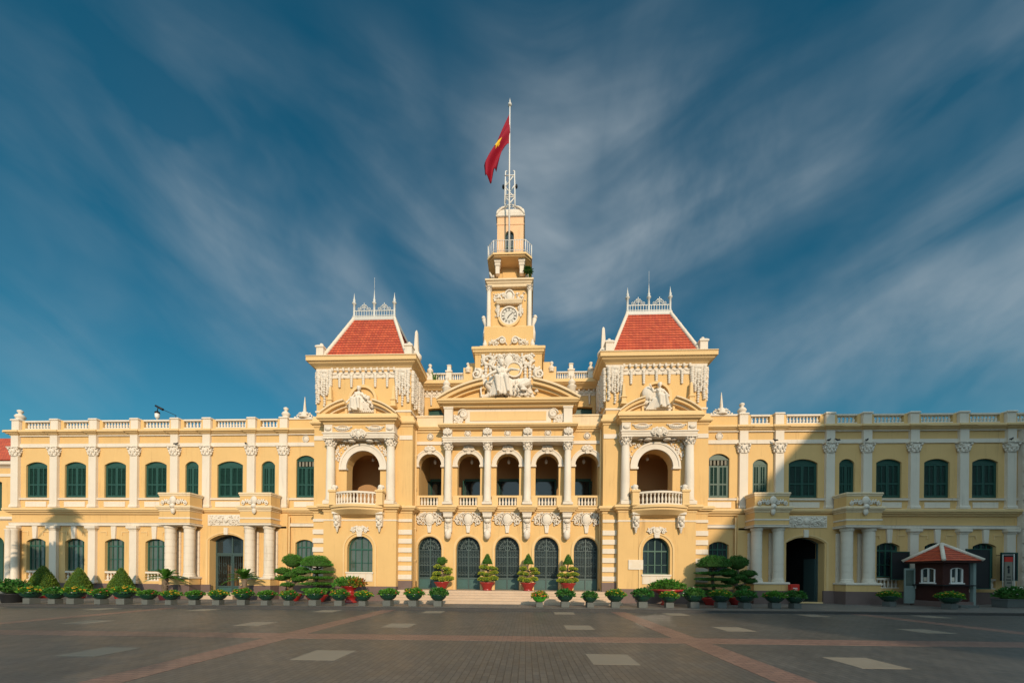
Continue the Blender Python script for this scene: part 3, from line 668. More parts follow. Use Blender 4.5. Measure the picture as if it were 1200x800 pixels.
    for i in range(n):
        a, b = ptsx[i], ptsx[i + 1]
        for (z0, z1, e) in ((5.42, 5.55, .0), (5.553, 5.7, .09)):
            sl.add([(a, bw(a) - e, z0), (b, bw(b) - e, z0), (b, -.82, z0), (a, -.82, z0), (a, bw(a) - e, z1), (b, bw(b) - e, z1), (b, -.82, z1), (a, -.82, z1)], [(3, 2, 1, 0), (4, 5, 6, 7), (0, 1, 5, 4), (0, 4, 7, 3), (1, 2, 6, 5)])
        a2, b2 = a, b; mid = lambda x, e: -1.2 - (-(bw(x)) - 1.2) * .55
        sl.add([(a, mid(a, 0), 5.18), (b, mid(b, 0), 5.18), (b, bw(b), 5.42), (a, bw(a), 5.42), (a, -1.2, 5.05), (b, -1.2, 5.05)], [(0, 1, 2, 3), (4, 5, 1, 0)])
    o = P('balcony', sl, M['yellow_light'])
    br = MB(); br.m = 1
    for i in range(13):
        x = X - 1.2 + 2.4 * i / 12; baluster(br, x, bw(x) + .1, 5.78, 6.36, .075)
    br.m = 0
    for i in range(12):
        a, b = X - 1.22 + 2.44 * i / 12, X - 1.22 + 2.44 * (i + 1) / 12
        for z0, z1 in ((5.70, 5.78), (6.36, 6.47)): br.add([(a, bw(a), z0), (b, bw(b), z0), (b, bw(b) + .22, z0), (a, bw(a) + .22, z0), (a, bw(a), z1), (b, bw(b), z1), (b, bw(b) + .22, z1), (a, bw(a) + .22, z1)], [(3, 2, 1, 0), (4, 5, 6, 7), (0, 1, 5, 4), (2, 3, 7, 6), (0, 4, 7, 3), (1, 2, 6, 5)])
    br.build('balcony_balustrade', [M['cream'], M['cream']], o)
    for t in (-1, 1):
        pm = MB(); x = X + t * 1.4; pm.m = 0; pm.sweep(x - .19, x + .19, -1.72, -1.3, [(.02, 5.70), (.02, 5.8), (0, 5.82), (0, 6.44), (.05, 6.47), (.05, 6.56), (0.0, 6.6)]); pm.box(x - .1, x + .1, -1.3, -.82, 5.7, 6.5)
        pm.m = 1; rnd = random.Random(4); blobs(pm, x - .16, x + .16, -1.5, 6.6, 6.85, 12, .09, rnd, .12); pm.ball((x, -1.5, 6.75), .17, .17, .2)
        pm.build('balcony_pier', [M['yellow_light'], M['stucco']], o)
    # loggia arch and columns
    ar = MB(); ar.m = 0; ar.ring(ua[0], ua[3], 1.04, 1.44, -.9, -.7, n=28); ar.ring(ua[0], ua[3], 1.36, 1.47, -.94, -.7, n=28)
    for t in (-1, 1): ar.box(ua[0] + t * 1.0, ua[0] + t * 1.47, -.95, -.7, 8.0, 8.13)
    rnd = random.Random(12)
    for t in (-1, 1):
        for _ in range(46):
            a = rnd.uniform(.28, 1.25); rr = rnd.uniform(1.53, 1.53 + .5 * abs(sin(2 * a)) + .1); xx = ua[0] + t * rr * cos(a); zz = min(ua[3] + rr * sin(a), 9.95); k = rnd.uniform(.04, .075)
            ar.ball((xx, -.83, zz), k, .05, k * 1.3, 6, 4)
    P('archivolt', ar, M['stucco'])
    for t in (-1, 1):
        cm = MB(); x = X + t * 1.845
        cm.sweep(-.27, .27, -.27, .27, [(.04, 5.83), (.04, 6.0), (.0, 6.05)]); cm.lathe(0, 0, [(.29, 6.05), (.31, 6.1), (.26, 6.16), (.28, 6.22), (.25, 6.28), (.252, 7.4), (.215, 9.3)], 18)
        o = P('column', cm, M['cream'], H, (x, -1.12, 0)); capital(.22, .44).build('capital', M['stucco'], o, (0, 0, 9.3))
        b = MB(); b.box(-.2, .2, -.86, -.78, 5.83, 9.72); b.build('respond', M['yellow_light'], H, (x, 0, 0))
    en = MB()
    en.m = 0; en.sweep(X - 2.13, X + 2.13, -1.38, -.7, [(-.02, 9.74), (.0, 9.76), (.0, 9.86), (.03, 9.87), (.03, 9.98), (.08, 10.02), (.08, 10.08)])
    en.m = 1; en.box(X - 2.1, X + 2.1, -1.34, -.7, 10.08, 10.58)
    en.m = 0
    for t in (-1, 1): en.box(X + t * 1.62, X + t * 2.12, -1.37, -.7, 10.081, 10.56)
    en.m = 2; en.sweep(X - 2.1, X + 2.1, -1.35, -.7, [(.0, 10.54), (.05, 10.58), (.08, 10.66), (.24, 10.72), (.26, 10.8), (.34, 10.82), (.34, 10.92), (.28, 11.0), (.22, 11.12), (.0, 11.2)])
    P('entablature', en, [M['cream'], M['yellow'], M['yellow_light']])
    eo = MB()
    for t in (-1, 1):
        swag(eo, X + t * .45, X + t * 1.5, -1.38, 10.42, .12, .075, 10); eo.tube([(X + t * .98 + .42 * cos(a), -1.37, 10.33 + .15 * sin(a)) for a in [2 * pi * i / 18 for i in range(19)]], .03, 5); eo.ball((X + t * 1.87, -1.4, 10.3), .2, .06, .12)
    cartouche(eo, X, -1.42, 10.0, .9, .5, 2)
    for t in (-1, 1): eo.ball((X + t * .55, -1.1, 9.66), .25, .2, .08); eo.ball((X + t * .95, -1.05, 9.68), .18, .15, .06)
    P('frieze_ornament', eo, M['stucco'])
    for a, b in ((5.76, 6.55), (11.05, 11.87)): up = MB(); up.box(r(a), r(b), -.84, -.79, 9.84, 10.1); P('cream_band', up, M['cream'])
    uc = MB(); uc.sweep(r(5.76), r(11.87), -.8, 4.0, [(.0, 10.62), (.05, 10.66), (.06, 10.74), (.16, 10.78), (.2, 10.84), (.2, 10.92), (.1, 11.0), (.06, 11.25), (.0, 11.3)]); P('upper_cornice', uc, M['yellow_light'])
    # broken segmental pediment
    zc, R = 8.57, 3.52
    a_in, a_out = math.acos(.88 / R), math.acos(2.35 / R)
    for t in (-1, 1):
        pd = MB()
        for r0, r1, y0, mm in ((R - .36, R - .24, -1.30, 0), (R - .24, R - .08, -1.5, 2), (R - .08, R, -1.62, 0)):
            pd.m = mm
            if t > 0: pd.ring(X, zc, r0, r1, y0, -.78, a_out, a_in, 10)
            else: pd.ring(X, zc, r0, r1, y0, -.78, pi - a_in, pi - a_out, 10)
        pd.m = 1; n = 8
        for i in range(n):
            aa, ab = a_out + (a_in - a_out) * i / n, a_out + (a_in - a_out) * (i + 1) / n
            rr = R - .36; xa, za, xb, zb = rr * cos(aa), zc + rr * sin(aa), rr * cos(ab), zc + rr * sin(ab)
            pts = [(X + t * xb, 11.14), (X + t * xa, 11.14), (X + t * xa, max(za, 11.15)), (X + t * xb, max(zb, 11.15))]
            pd.extr(pts if t > 0 else [pts[1], pts[0], pts[3], pts[2]], -1.1, -.78)
        pd.m = 2; pd.box(X + t * .82, X + t * .95, -1.2, -.78, 11.14, 11.62)
        P('pediment', pd, [M['ledge'], M['yellow'], M['yellow_light']])
    nc = MB(); nc.ring(X, 12.28, .72, .88, -.95, -.78, 0, pi, 18); nc.box(X - .88, X - .72, -.95, -.78, 11.2, 12.28); nc.box(X + .72, X + .88, -.95, -.78, 11.2, 12.28); P('niche_surround', nc, M['yellow_light'])
    for t in (-1, 1):
        ob = MB(); obelisk(ob, X + t * 1.95, -1.0, 11.75, 1.3, .8); P('pinnacle', ob, M['yellow_light'])
    # frieze of the tower: dentils, fringe, garlands
    fr = MB(); fr.m = 0; fr.box(X - 2.96, X + 2.96, -.83, 5.13, 14.12, 14.3); fr.box(X - 2.05, X + 2.05, -.83, -.79, 13.62, 14.0)
    fr.m = 1; rnd = random.Random(21)
    for i in range(12):
        x = X - 1.92 + 3.84 * i / 11; fr.ball((x, -.9, 14.06), .09, .1, .1, 6, 4); fr.box(x - .06, x + .06, -.95, -.83, 14.08, 14.2)
    for i in range(11): swag(fr, X - 2.0 + 4.0 * i / 11, X - 2.0 + 4.0 * (i + 1) / 11, -.85, 13.92, .08, .035, 5)
    for i in range(5): hd_ = MB(); drop(hd_, X - 1.48 + 2.96 * i / 4, -.86, 13.75, 13.1, .11, .085, 6); P('husk_drop', hd_, M['stucco'])
    for i in range(11): fr.ball((X - 2 + 4 * i / 10, -.85, 13.66), .06, .04, .08, 6, 4)
    P('tower_frieze', fr, [M['cream'], M['stucco']])
    def corner(x, y, fx, fy):                                       # hanging garland on a corner pier: fx,fy = along-wall direction
        fr = MB()
        for k in (-.36, -.17, .0, .17, .36):
            for i in range(15):
                z = 14.0 - (1.85 if abs(k) > .3 else 1.4 if k else 2.05) * i / 14
                w_ = (.13 if abs(k) > .3 else .10) * (1.2 - .4 * i / 14)
                jj = rnd.uniform(-.03, .03); fr.ball((x + fx * (k + jj), y + fy * (k + jj), z), w_, w_, w_ * rnd.uniform(.7, 1.0), 6, 4)
        fr.ball((x, y, 14.0), .36 if fx else .14, .36 if fy else .14, .16, 8, 5); fr.ball((x, y, 13.75), .2 if fx else .12, .2 if fy else .12, .2, 8, 5)
        P('corner_garland', fr, M['stucco'])
    for t in (-1, 1): corner(X + t * 2.42, -.86, 1, 0)
    for t in (-1, 1):
        corner(X + t * 2.99, -.3, 0, 1); corner(X + t * 2.99, 1.0, 0, 1)
        for yy in (.4, 1.7): hd_ = MB(); drop(hd_, X + t * 2.98, yy, 13.75, 13.1, .1, .075, 6); P('husk_drop', hd_, M['stucco'])
    bm = MB(); bm.sweep(X - 2.93, X + 2.93, -.8, 5.1, [(.0, 11.5), (.06, 11.54), (.06, 11.62), (.0, 11.66)])
    P('tower_band', bm, M['cream'])
    ev = MB(); ev.m = 0
    ev.sweep(X - 2.93, X + 2.93, -.8, 5.1, [(.0, 14.2), (.06, 14.24), (.12, 14.3), (.30, 14.4), (.34, 14.46), (.44, 14.5), (.44, 14.72), (.48, 14.74)])
    ev.m = 1; ev.sweep(X - 2.93, X + 2.93, -.8, 5.1, [(.44, 14.74), (.46, 14.8), (.40, 14.84), (-.2, 14.9)])
    ev.sweep(X - 2.75, X + 2.75, -.66, 4.96, [(.0, 14.86), (.0, 15.06), (.05, 15.1), (.05, 15.16), (-.1, 15.2)])
    P('eaves_cornice', ev, [M['yellow_light'], M['ledge']])
    rf = MB(); y0, yc = -.62, 1.92
    b_, t_ = 2.54, 1.33; zb, zt = 15.16, 18.25
    rf.add([(X - b_, yc - b_, zb), (X + b_, yc - b_, zb), (X + b_, yc + b_, zb), (X - b_, yc + b_, zb), (X - t_, yc - t_, zt), (X + t_, yc - t_, zt), (X + t_, yc + t_, zt), (X - t_, yc + t_, zt)], [(0, 1, 5, 4), (1, 2, 6, 5), (2, 3, 7, 6), (3, 0, 4, 7), (4, 5, 6, 7), (3, 2, 1, 0)])
    nr = 15
    for i in range(nr):                                             # lapped courses of tiles
        f0 = i / nr; h0 = b_ + (t_ - b_) * f0; z0 = zb + (zt - zb) * f0; h1 = b_ + (t_ - b_) * (f0 + .9 / nr); z1 = zb + (zt - zb) * (f0 + .9 / nr)
        rf.add([(X - h0 - .03, yc - h0 - .03, z0), (X + h0 + .03, yc - h0 - .03, z0), (X + h0 + .03, yc + h0 + .03, z0), (X - h0 - .03, yc + h0 + .03, z0), (X - h1, yc - h1, z1), (X + h1, yc - h1, z1), (X + h1, yc + h1, z1), (X - h1, yc + h1, z1)], [(0, 1, 5, 4), (1, 2, 6, 5), (2, 3, 7, 6), (3, 0, 4, 7), (3, 2, 1, 0)])
    o = P('roof', rf, M['tile'])
    for sx in (-1, 1):
        for sy in (-1, 1):
            hp = MB()
            pts = [(X + sx * (b_ + (t_ - b_) * i / 12 + .02), yc + sy * (b_ + (t_ - b_) * i / 12 + .02), zb + (zt - zb) * i / 12) for i in range(13)]
            hp.tube(pts, .11, 8)
            for p in pts[::2]: hp.ball(p, .125, .125, .125, 8, 5)
            hp.build('hip_ridge', M['cream'], o)
    cr = MB(); cr.sweep(X - t_, X + t_, yc - t_, yc + t_, [(.08, zt - .1), (.1, zt), (.1, zt + .1), (.02, zt + .12)])
    yf = yc - t_
    for yy in (yf,):
        cr.box(X - t_, X + t_, yy - .02, yy + .02, zt + .2, zt + .24); cr.box(X - t_, X + t_, yy - .02, yy + .02, zt + .52, zt + .57)
        for i in range(17): xx = X - t_ + 2 * t_ * i / 16; cr.box(xx - .015, xx + .015, yy - .015, yy + .015, zt + .12, zt + .54)
        for k in (-1, 1):
            xx = X + k * t_ * .5
            cr.tube(spiral((xx - .13, yy, zt + .75), .13, 1.2, -1, -pi / 2), .025, 5); cr.tube(spiral((xx + .13, yy, zt + .75), .13, 1.2, 1, -pi / 2), .025, 5); cr.box(xx - .02, xx + .02, yy - .02, yy + .02, zt + .57, zt + 1.05)
            cr.box(xx - .14, xx + .14, yy - .02, yy + .02, zt + .88, zt + .93)
            for q_ in (-.34, .34): cr.tube(spiral((xx + q_, yy, zt + .68), .1, 1.2, 1 if q_ > 0 else -1, pi), .022, 5)
    def spire(x, y, h):
        cr.lathe(x, y, [(.1, zt + .1), (.1, zt + .2), (.07, zt + .25), (.07, zt + .95), (.14, zt + 1.0), (.14, zt + 1.05), (.06, zt + 1.1), (.09, zt + 1.22), (.05, zt + 1.32), (.02, zt + 1.35 + h * .7), (.006, zt + 1.4 + h)], 8)
    for xx in (X - t_, X + t_):
        spire(xx, yf, .3)
    spire(X, yf, .55); cr.tube([(X, yf, zt + 1.7), (X, yf, zt + 2.7)], .009, 5)
    cr.build('roof_cresting', M['zinc'], o)
    ac = MB()
    for sx in (-1, 1):
        x = X + sx * 2.75; ac.sweep(x - .22, x + .22, -.85, -.41, [(.0, 14.86), (.0, 15.5), (.05, 15.54), (.05, 15.62), (-.05, 15.72)]); ac.ball((x, -.63, 15.78), .12)
        P('corner_block', ac, M['cream']); ac = MB()
    fi = MB(); x = r(5.93); obelisk(fi, x, .35, 15.0, 2.3, 1.1); fi.ball((x + s * -.18, .0, 15.35), .27); 
    P('finial', fi, M['cream'])
    fl = MB(); fl.tube([(r(5.70), -.3, .9), (r(5.70), -.3, 10.6)], .05, 8)
    for z in (2.5, 4.5, 7, 9): fl.box(r(5.70) - .07, r(5.70) + .07, -.34, -.2, z, z + .06)
    P('downpipe', fl, M['yellow_light'])
for s in (-1, 1): pavilion(s)

# ------------------------------------------------------------------ central block
AX = [-4.88, -2.43, .02, 2.47, 4.92]; CX = [-3.64, -1.2, 1.245, 3.69]; XC = .02
wl = MB()
wall(wl, -5.75, 5.75, .1, 5.6, 0, .6, [(x, .76, .74, 3.30, .76) for x in AX])
wall(wl, -5.75, 5.75, 5.6, 10.95, 0, .5, [(x, .72, 5.95, 8.53, .72) for x in AX])
wl.box(-5.75, 5.75, .602, 6, 5.3, 5.7); wl.box(-5.75, 5.75, .502, 6, 10.0, 10.9); wl.box(-5.75, 5.75, 5.7, 6, .1, 14.1)
wl.box(-5.75, -5.2, .602, 5.7, .1, 5.3); wl.box(5.2, 5.75, .602, 5.7, .1, 5.3)
wl.box(-3.9, 3.9, -.3, 1.4, 10.8, 12.2)                          # attic behind the pediment
wall(wl, -5.75, 5.75, 10.9, 14.2, 1.6, 2.1, [(-4.75, .75, 12.2, 12.85, .05), (4.79, .75, 12.2, 12.85, .05)])
wl.box(-5.75, 5.75, 2.1, 5.7, 13.6, 14.2)
P('wall', wl, M['yellow'])
for x in (-4.75, 4.79): aw = MB(); aw.box(x - .75, x + .75, 1.85, 1.9, 12.2, 12.9); aw.box(x - .03, x + .03, 1.82, 1.85, 12.2, 12.9); P('attic_window', aw, M['green'])
ll = MB(); ll.box(-5.74, 5.74, 3.0, 3.2, 8.5, 10.0); ll.box(-5.74, -5.7, 3.0, 3.2, 5.7, 8.5); ll.box(5.72, 5.74, 3.0, 3.2, 5.7, 8.5)
for a, b in zip(AX[:-1], AX[1:]): ll.box(a + .8, b - .8, 3.0, 3.2, 5.7, 8.5)
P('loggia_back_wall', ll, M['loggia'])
lc = MB(); lc.box(-5.74, 5.74, .502, 3.0, 9.9, 9.99); P('loggia_ceiling', lc, M['loggia'])
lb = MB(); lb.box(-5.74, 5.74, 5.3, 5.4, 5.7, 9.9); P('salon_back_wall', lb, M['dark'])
for i, x in enumerate(AX):
    f = MB(); f.box(x - .8, x - .70, 2.98, 3.1, 5.7, 8.5); f.box(x + .70, x + .8, 2.98, 3.1, 5.7, 8.5); f.box(x - .70, x + .70, 2.98, 3.1, 8.32, 8.5)
    o = P('loggia_door', f, M['green_frame'])
    gl = MB(); gl.box(x - .70, x + .70, 3.06, 3.07, 5.72, 8.32); gl.build('pane', M['dark_glass'], o)
    for t in (-1, 1):
        lf = MB(); a = radians(68 if (i + t) % 2 else 85); dx, dy = cos(a) * .6, -sin(a) * .6; x0 = x + t * .72
        p = [Vector((x0, 2.96, 5.75)), Vector((x0 + t * dx, 2.96 + dy, 5.75))]
        q_ = (p[1] - p[0]).normalized(); nn = Vector((-q_.y, q_.x, 0)) * .025
        for (u0, u1, za, zb) in ((0, .12, 0, 2.5), (.88, 1, 0, 2.5), (.12, .88, 0, .12), (.12, .88, 1.1, 1.2), (.12, .88, 2.38, 2.5)):
            A_, B_ = p[0].lerp(p[1], u0), p[0].lerp(p[1], u1); vs = [A_ - nn, B_ - nn, B_ + nn, A_ + nn]
            lf.add([(v.x, v.y, 5.75 + za) for v in vs] + [(v.x, v.y, 5.75 + zb) for v in vs], [(3, 2, 1, 0), (4, 5, 6, 7), (0, 1, 5, 4), (1, 2, 6, 5), (2, 3, 7, 6), (3, 0, 4, 7)])
        lf.m = 1; lf.add([(p[0].x, p[0].y, 5.85), (p[1].x, p[1].y, 5.85), (p[1].x, p[1].y, 8.2), (p[0].x, p[0].y, 8.2)], [(0, 1, 2, 3)])
        lf.build('door_leaf', [M['green_frame'], M['glass']], o)
    lm = MB(); lm.lathe(x, 1.2, [(.015, 9.9), (.015, 9.3), (.07, 9.26), (.1, 9.15), (.08, 9.02), (.02, 8.98)], 8); P('lantern', lm, M['white_paint'])
    ar = MB(); ar.m = 0; ar.ring(x, 8.53, .72, .98, -.08, .1, n=24); ar.ring(x, 8.53, .92, 1.0, -.11, .1, n=24)
    for t in (-1, 1): ar.box(x + t * .68, x + t * 1.02, -.13, .12, 8.40, 8.53)
    cartouche(ar, x, -.12, 9.52, .62, .34, 5); ar.extr([(x - .1, 9.2), (x + .1, 9.2), (x + .14, 9.5), (x - .14, 9.5)], -.16, .05)
    P('archivolt', ar, M['cream'])
    b = MB(); balustrade(b, x - .58, x + .58, -.1, 5.99, 6.47, 6, .08, .12, .12); b.box(x - .98, x - .58, -.22, -.0, 5.93, 6.6); b.box(x + .58, x + .98, -.22, -.0, 5.93, 6.6)
    P('loggia_balustrade', b, [M['yellow_light'], M['cream']])
    # ground-floor doors
    tr = MB(); tr.ring(x, 3.30, .80, .92, -.06, .05, n=24); tr.ring(x, 3.30, .76, .81, -.025, .05, n=24)
    for t in (-1, 1): tr.box(x + t * .80, x + t * .92, -.06, .05, .74, 3.30)
    P('door_surround', tr, M['yellow_light'])
    d = MB(); arch_frame(d, 0, .76, 0, 2.56, .76, 0, .1, .06); d.box(-.035, .035, -.01, .09, .06, 3.27)
    for t in (-1, 1): d.box(t * .035, t * .70, .0, .09, .66, .76)
    o = P('entrance_gate', d, M['iron'], H, (x, .26, .74))
    pn = MB()
    for t in (-1, 1): pn.box(t * .04, t * .70, .03, .07, .06, .66); pn.box(t * .13, t * .61, .015, .03, .14, .58)
    pn.build('kick_panel', M['gate_panel'], o)
    gr = MB()
    for t in (-1, 1):
        for k in range(6): xx = t * (.09 + .105 * k); gr.tube([(xx, .04, .76), (xx, .04, 2.45)], .0095, 5)
        for z in (.92, 1.5, 2.05, 2.46): gr.box(t * .035, t * .70, .03, .05, z, z + .02)
        for z in (1.05, 1.65, 2.2):
            for k in (0, 1, 2): xx = t * (.16 + .21 * k); gr.tube([(xx + .085 * cos(a), .03, z + .085 * sin(a)) for a in [2 * pi * q / 10 for q in range(11)]], .0085, 4)
        gr.tube(spiral((t * .34, .03, 2.72), .15, 1.5, t, 0), .014, 4); gr.tube(spiral((t * .45, .03, 2.58), .1, 1.3, -t, pi / 2), .013, 4); gr.tube(spiral((t * .2, .03, 3.0), .1, 1.4, t, 0), .013, 4)
    for k in range(9): a = pi * (k + .5) / 9; gr.tube([(.26 * cos(a), .03, 2.56 + .26 * sin(a)), (.70 * cos(a), .03, 2.56 + .70 * sin(a))], .012, 4)
    for R_ in (.26, .5): gr.tube([(R_ * cos(pi * i / 18), .03, 2.56 + R_ * sin(pi * i / 18)) for i in range(19)], .016, 5)
    gr.tube([(.15 * cos(a), .02, 2.62 + .15 * sin(a)) for a in [2 * pi * q / 14 for q in range(15)]], .022, 5)
    gr.build('grille', M['iron_light'], o)
    gp = MB(); arch_panel(gp, 0, .72, .7, 2.56, .72, .085, .095); gp.build('pane', M['gate_glass'], o)
    cr = MB(); cartouche(cr, x, -.08, 5.16, 1.75, .86, int(x * 10) + 40); cr.extr([(x - .09, 4.3), (x + .09, 4.3), (x + .15, 4.8), (x - .15, 4.8)], -.1, .02); blobs(cr, x - .78, x + .78, -.06, 4.8, 5.5, 110, .06, random.Random(3), .03)
    P('cartouche', cr, M['stucco'])
    ro = MB(); ro.ball((x, -.05 if abs(x) > 4 else -.52, 10.32), .14, .05, .14, 10, 6); ro.tube([(x + .19 * cos(a), -.04 if abs(x) > 4 else -.51, 10.32 + .19 * sin(a)) for a in [2 * pi * i / 14 for i in range(15)]], .03, 5)
    P('rosette', ro, M['stucco'])
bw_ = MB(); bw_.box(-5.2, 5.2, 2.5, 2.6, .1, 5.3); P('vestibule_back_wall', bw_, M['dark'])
pl = MB(); pl.box(-5.75, -5.68, -.06, .1, .74, 1.25); pl.box(5.70, 5.75, -.06, .1, .74, 1.25)
P('plinth', pl, M['plinth'])
c = MB(); c.m = 1
prof = [(.0, 5.52), (.04, 5.55), (.05, 5.62), (.12, 5.66), (.14, 5.74), (.2, 5.76), (.2, 5.86), (.14, 5.92), (.02, 5.95)]
c.sweep(-5.75, 5.75, .0, .3, prof)
for x in CX: c.sweep(x - .42, x + .42, -.55, .2, [(o, z + .003) for o, z in prof])
c.m = 0; c.box(-5.75, -3.9, -.06, .05, 9.82, 10.02); c.box(3.95, 5.75, -.06, .05, 9.82, 10.02)
for x in AX:
    for t in (-1, 1): c.box(x + t * .55, x + t * .98, -.02, .05, 6.95, 6.98) if False else None
P('string_course', c, [M['cream'], M['yellow_light']])
for x in CX:
    cm = MB(); cm.sweep(-.26, .26, -.26, .26, [(.04, 5.955), (.04, 6.08), (0, 6.1)]); cm.lathe(0, 0, [(.28, 6.1), (.29, 6.16), (.24, 6.2), (.26, 6.26), (.225, 6.32), (.225, 7.3), (.19, 9.28)], 18)
    o = P('column', cm, M['cream'], H, (x, -.46, 0)); capital(.2, .45).build('capital', M['stucco'], o, (0, 0, 9.28))
    b = MB(); b.box(x - .2, x + .2, -.05, .05, 5.96, 9.7); P('respond', b, M['yellow_light'])
    k = MB(); rnd = random.Random(8)                              # long console hanging under each column
    k.sweep(x - .23, x + .23, -.45, -.02, [(0, 5.2), (.04, 5.25), (.04, 5.4), (.07, 5.46), (.07, 5.5)]); k.extr([(x - .2, 4.3), (x + .2, 4.3), (x + .22, 5.2), (x - .22, 5.2)], -.3, .01)
    k.ball((x, -.3, 4.15), .21, .2, .3, 10, 7); k.ball((x, -.36, 5.0), .2, .14, .14); blobs(k, x - .2, x + .2, -.3, 4.5, 5.15, 22, .05, rnd, .02); drop(k, x, -.33, 4.8, 4.45, .07, .05, 4)
    P('console', k, M['stucco'])
en = MB(); X0, X1 = -3.92, 3.96
en.m = 0; en.sweep(X0, X1, -.68, .3, [(-.02, 9.735), (0, 9.75), (0, 9.84), (.03, 9.85), (.03, 9.96), (.07, 10.0), (.07, 10.05)])
en.m = 1; en.box(X0 + .04, X1 - .04, -.48, .3, 10.05, 10.5)
en.m = 0
for x in CX: en.box(x - .27, x + .27, -.70, -.48, 10.051, 10.5)
en.m = 2; en.sweep(X0, X1, -.62, .3, [(-.1, 10.48), (.0, 10.51), (.05, 10.54), (.06, 10.59), (.2, 10.62), (.22, 10.67), (.28, 10.69), (.28, 10.78), (.22, 10.82), (.0, 10.84)])
P('entablature', en, [M['cream'], M['yellow'], M['yellow_light']])
eo = MB()
for x in CX: eo = MB(); cartouche(eo, x, -.74, 10.34, .42, .36, 4); P('frieze_ornament', eo, M['stucco'])
for a, b in ((-5.74, -3.95), (3.99, 5.74)):
    sp = MB(); sp.m = 1; sp.sweep(a, b, -.02, .5, [(0, 10.55), (.05, 10.6), (.05, 10.68), (.15, 10.72), (.15, 10.8), (.2, 10.82), (.2, 10.9), (0.0, 10.96)])
    sp.m = 0; sp.sweep(a, b, -.04, .4, [(0, 10.9), (0, 11.5), (.05, 11.54), (.05, 11.62), (.0, 11.66)]); P('side_parapet', sp, [M['ledge'], M['yellow_light']])
at = MB(); at.m = 0; at.box(-2.62, 2.66, -.38, -.29, 10.86, 11.98); at.m = 1; at.box(-2.32, 2.36, -.41, -.35, 11.14, 11.70)
P('attic_panel', at, [M['cream'], M['yellow_light']])
for t in (-1, 1):
    at = MB(); x = XC + t * 3.65; at.sweep(x - .26, x + .26, -.55, -.28, [(.03, 10.84), (.03, 10.96), (0, 10.98), (0, 11.8), (.04, 11.84), (.04, 11.95)]); P('attic_pier', at, M['cream'])
for t in (-1, 1):
    ao = MB(); cx = XC + t * 2.72; ao.ball((cx, -.4, 11.55), .26, .1, .32, 12, 8); ao.tube(spiral((cx + t * .05, -.46, 11.55), .3, 1.6, t, 0), .05, 5)
    acanthus(ao, XC + t * 2.8, -.36, 11.2, .6, .3, t); rnd = random.Random(6); blobs(ao, min(XC + t * 2.8, XC + t * 3.35), max(XC + t * 2.8, XC + t * 3.35), -.36, 10.92, 11.5, 40, .08, rnd, .03); P('attic_scroll', ao, M['stucco'])
pd = MB(); pd.m = 2
pd.sweep(XC - 3.95, XC + 3.95, -.55, .6, [(.0, 11.9), (.05, 11.95), (.06, 12.02), (.26, 12.06), (.3, 12.14), (.36, 12.16), (.36, 12.28), (.3, 12.34), (.0, 12.42)]); P('pediment_base', pd, [M['ledge'], M['yellow'], M['yellow_light']])
zc, R = 5.72, 7.92; a_in, a_out = math.acos(1.55 / R), math.acos(4.36 / R)
for t in (-1, 1):
    pd = MB()
    for r0, r1, y0, mm in ((R - .46, R - .32, -.62, 2), (R - .32, R - .12, -.84, 2), (R - .12, R, -.98, 0)):
        pd.m = mm
        if t > 0: pd.ring(XC, zc, r0, r1, y0, .4, a_out, a_in, 12)
        else: pd.ring(XC, zc, r0, r1, y0, .4, pi - a_in, pi - a_out, 12)
    pd.m = 1; n = 10
    for i in range(n):
        aa, ab = a_out + (a_in - a_out) * i / n, a_out + (a_in - a_out) * (i + 1) / n
        rr = R - .46; xa, za, xb, zb = rr * cos(aa), zc + rr * sin(aa), rr * cos(ab), zc + rr * sin(ab)
        if max(za, zb) < 12.36: continue
        pts = [(XC + t * xb, 12.35), (XC + t * xa, 12.35), (XC + t * xa, max(za, 12.36)), (XC + t * xb, max(zb, 12.37))]
        pd.extr(pts if t > 0 else [pts[1], pts[0], pts[3], pts[2]], -.4, .4)
    P('pediment', pd, [M['ledge'], M['yellow'], M['yellow_light']])

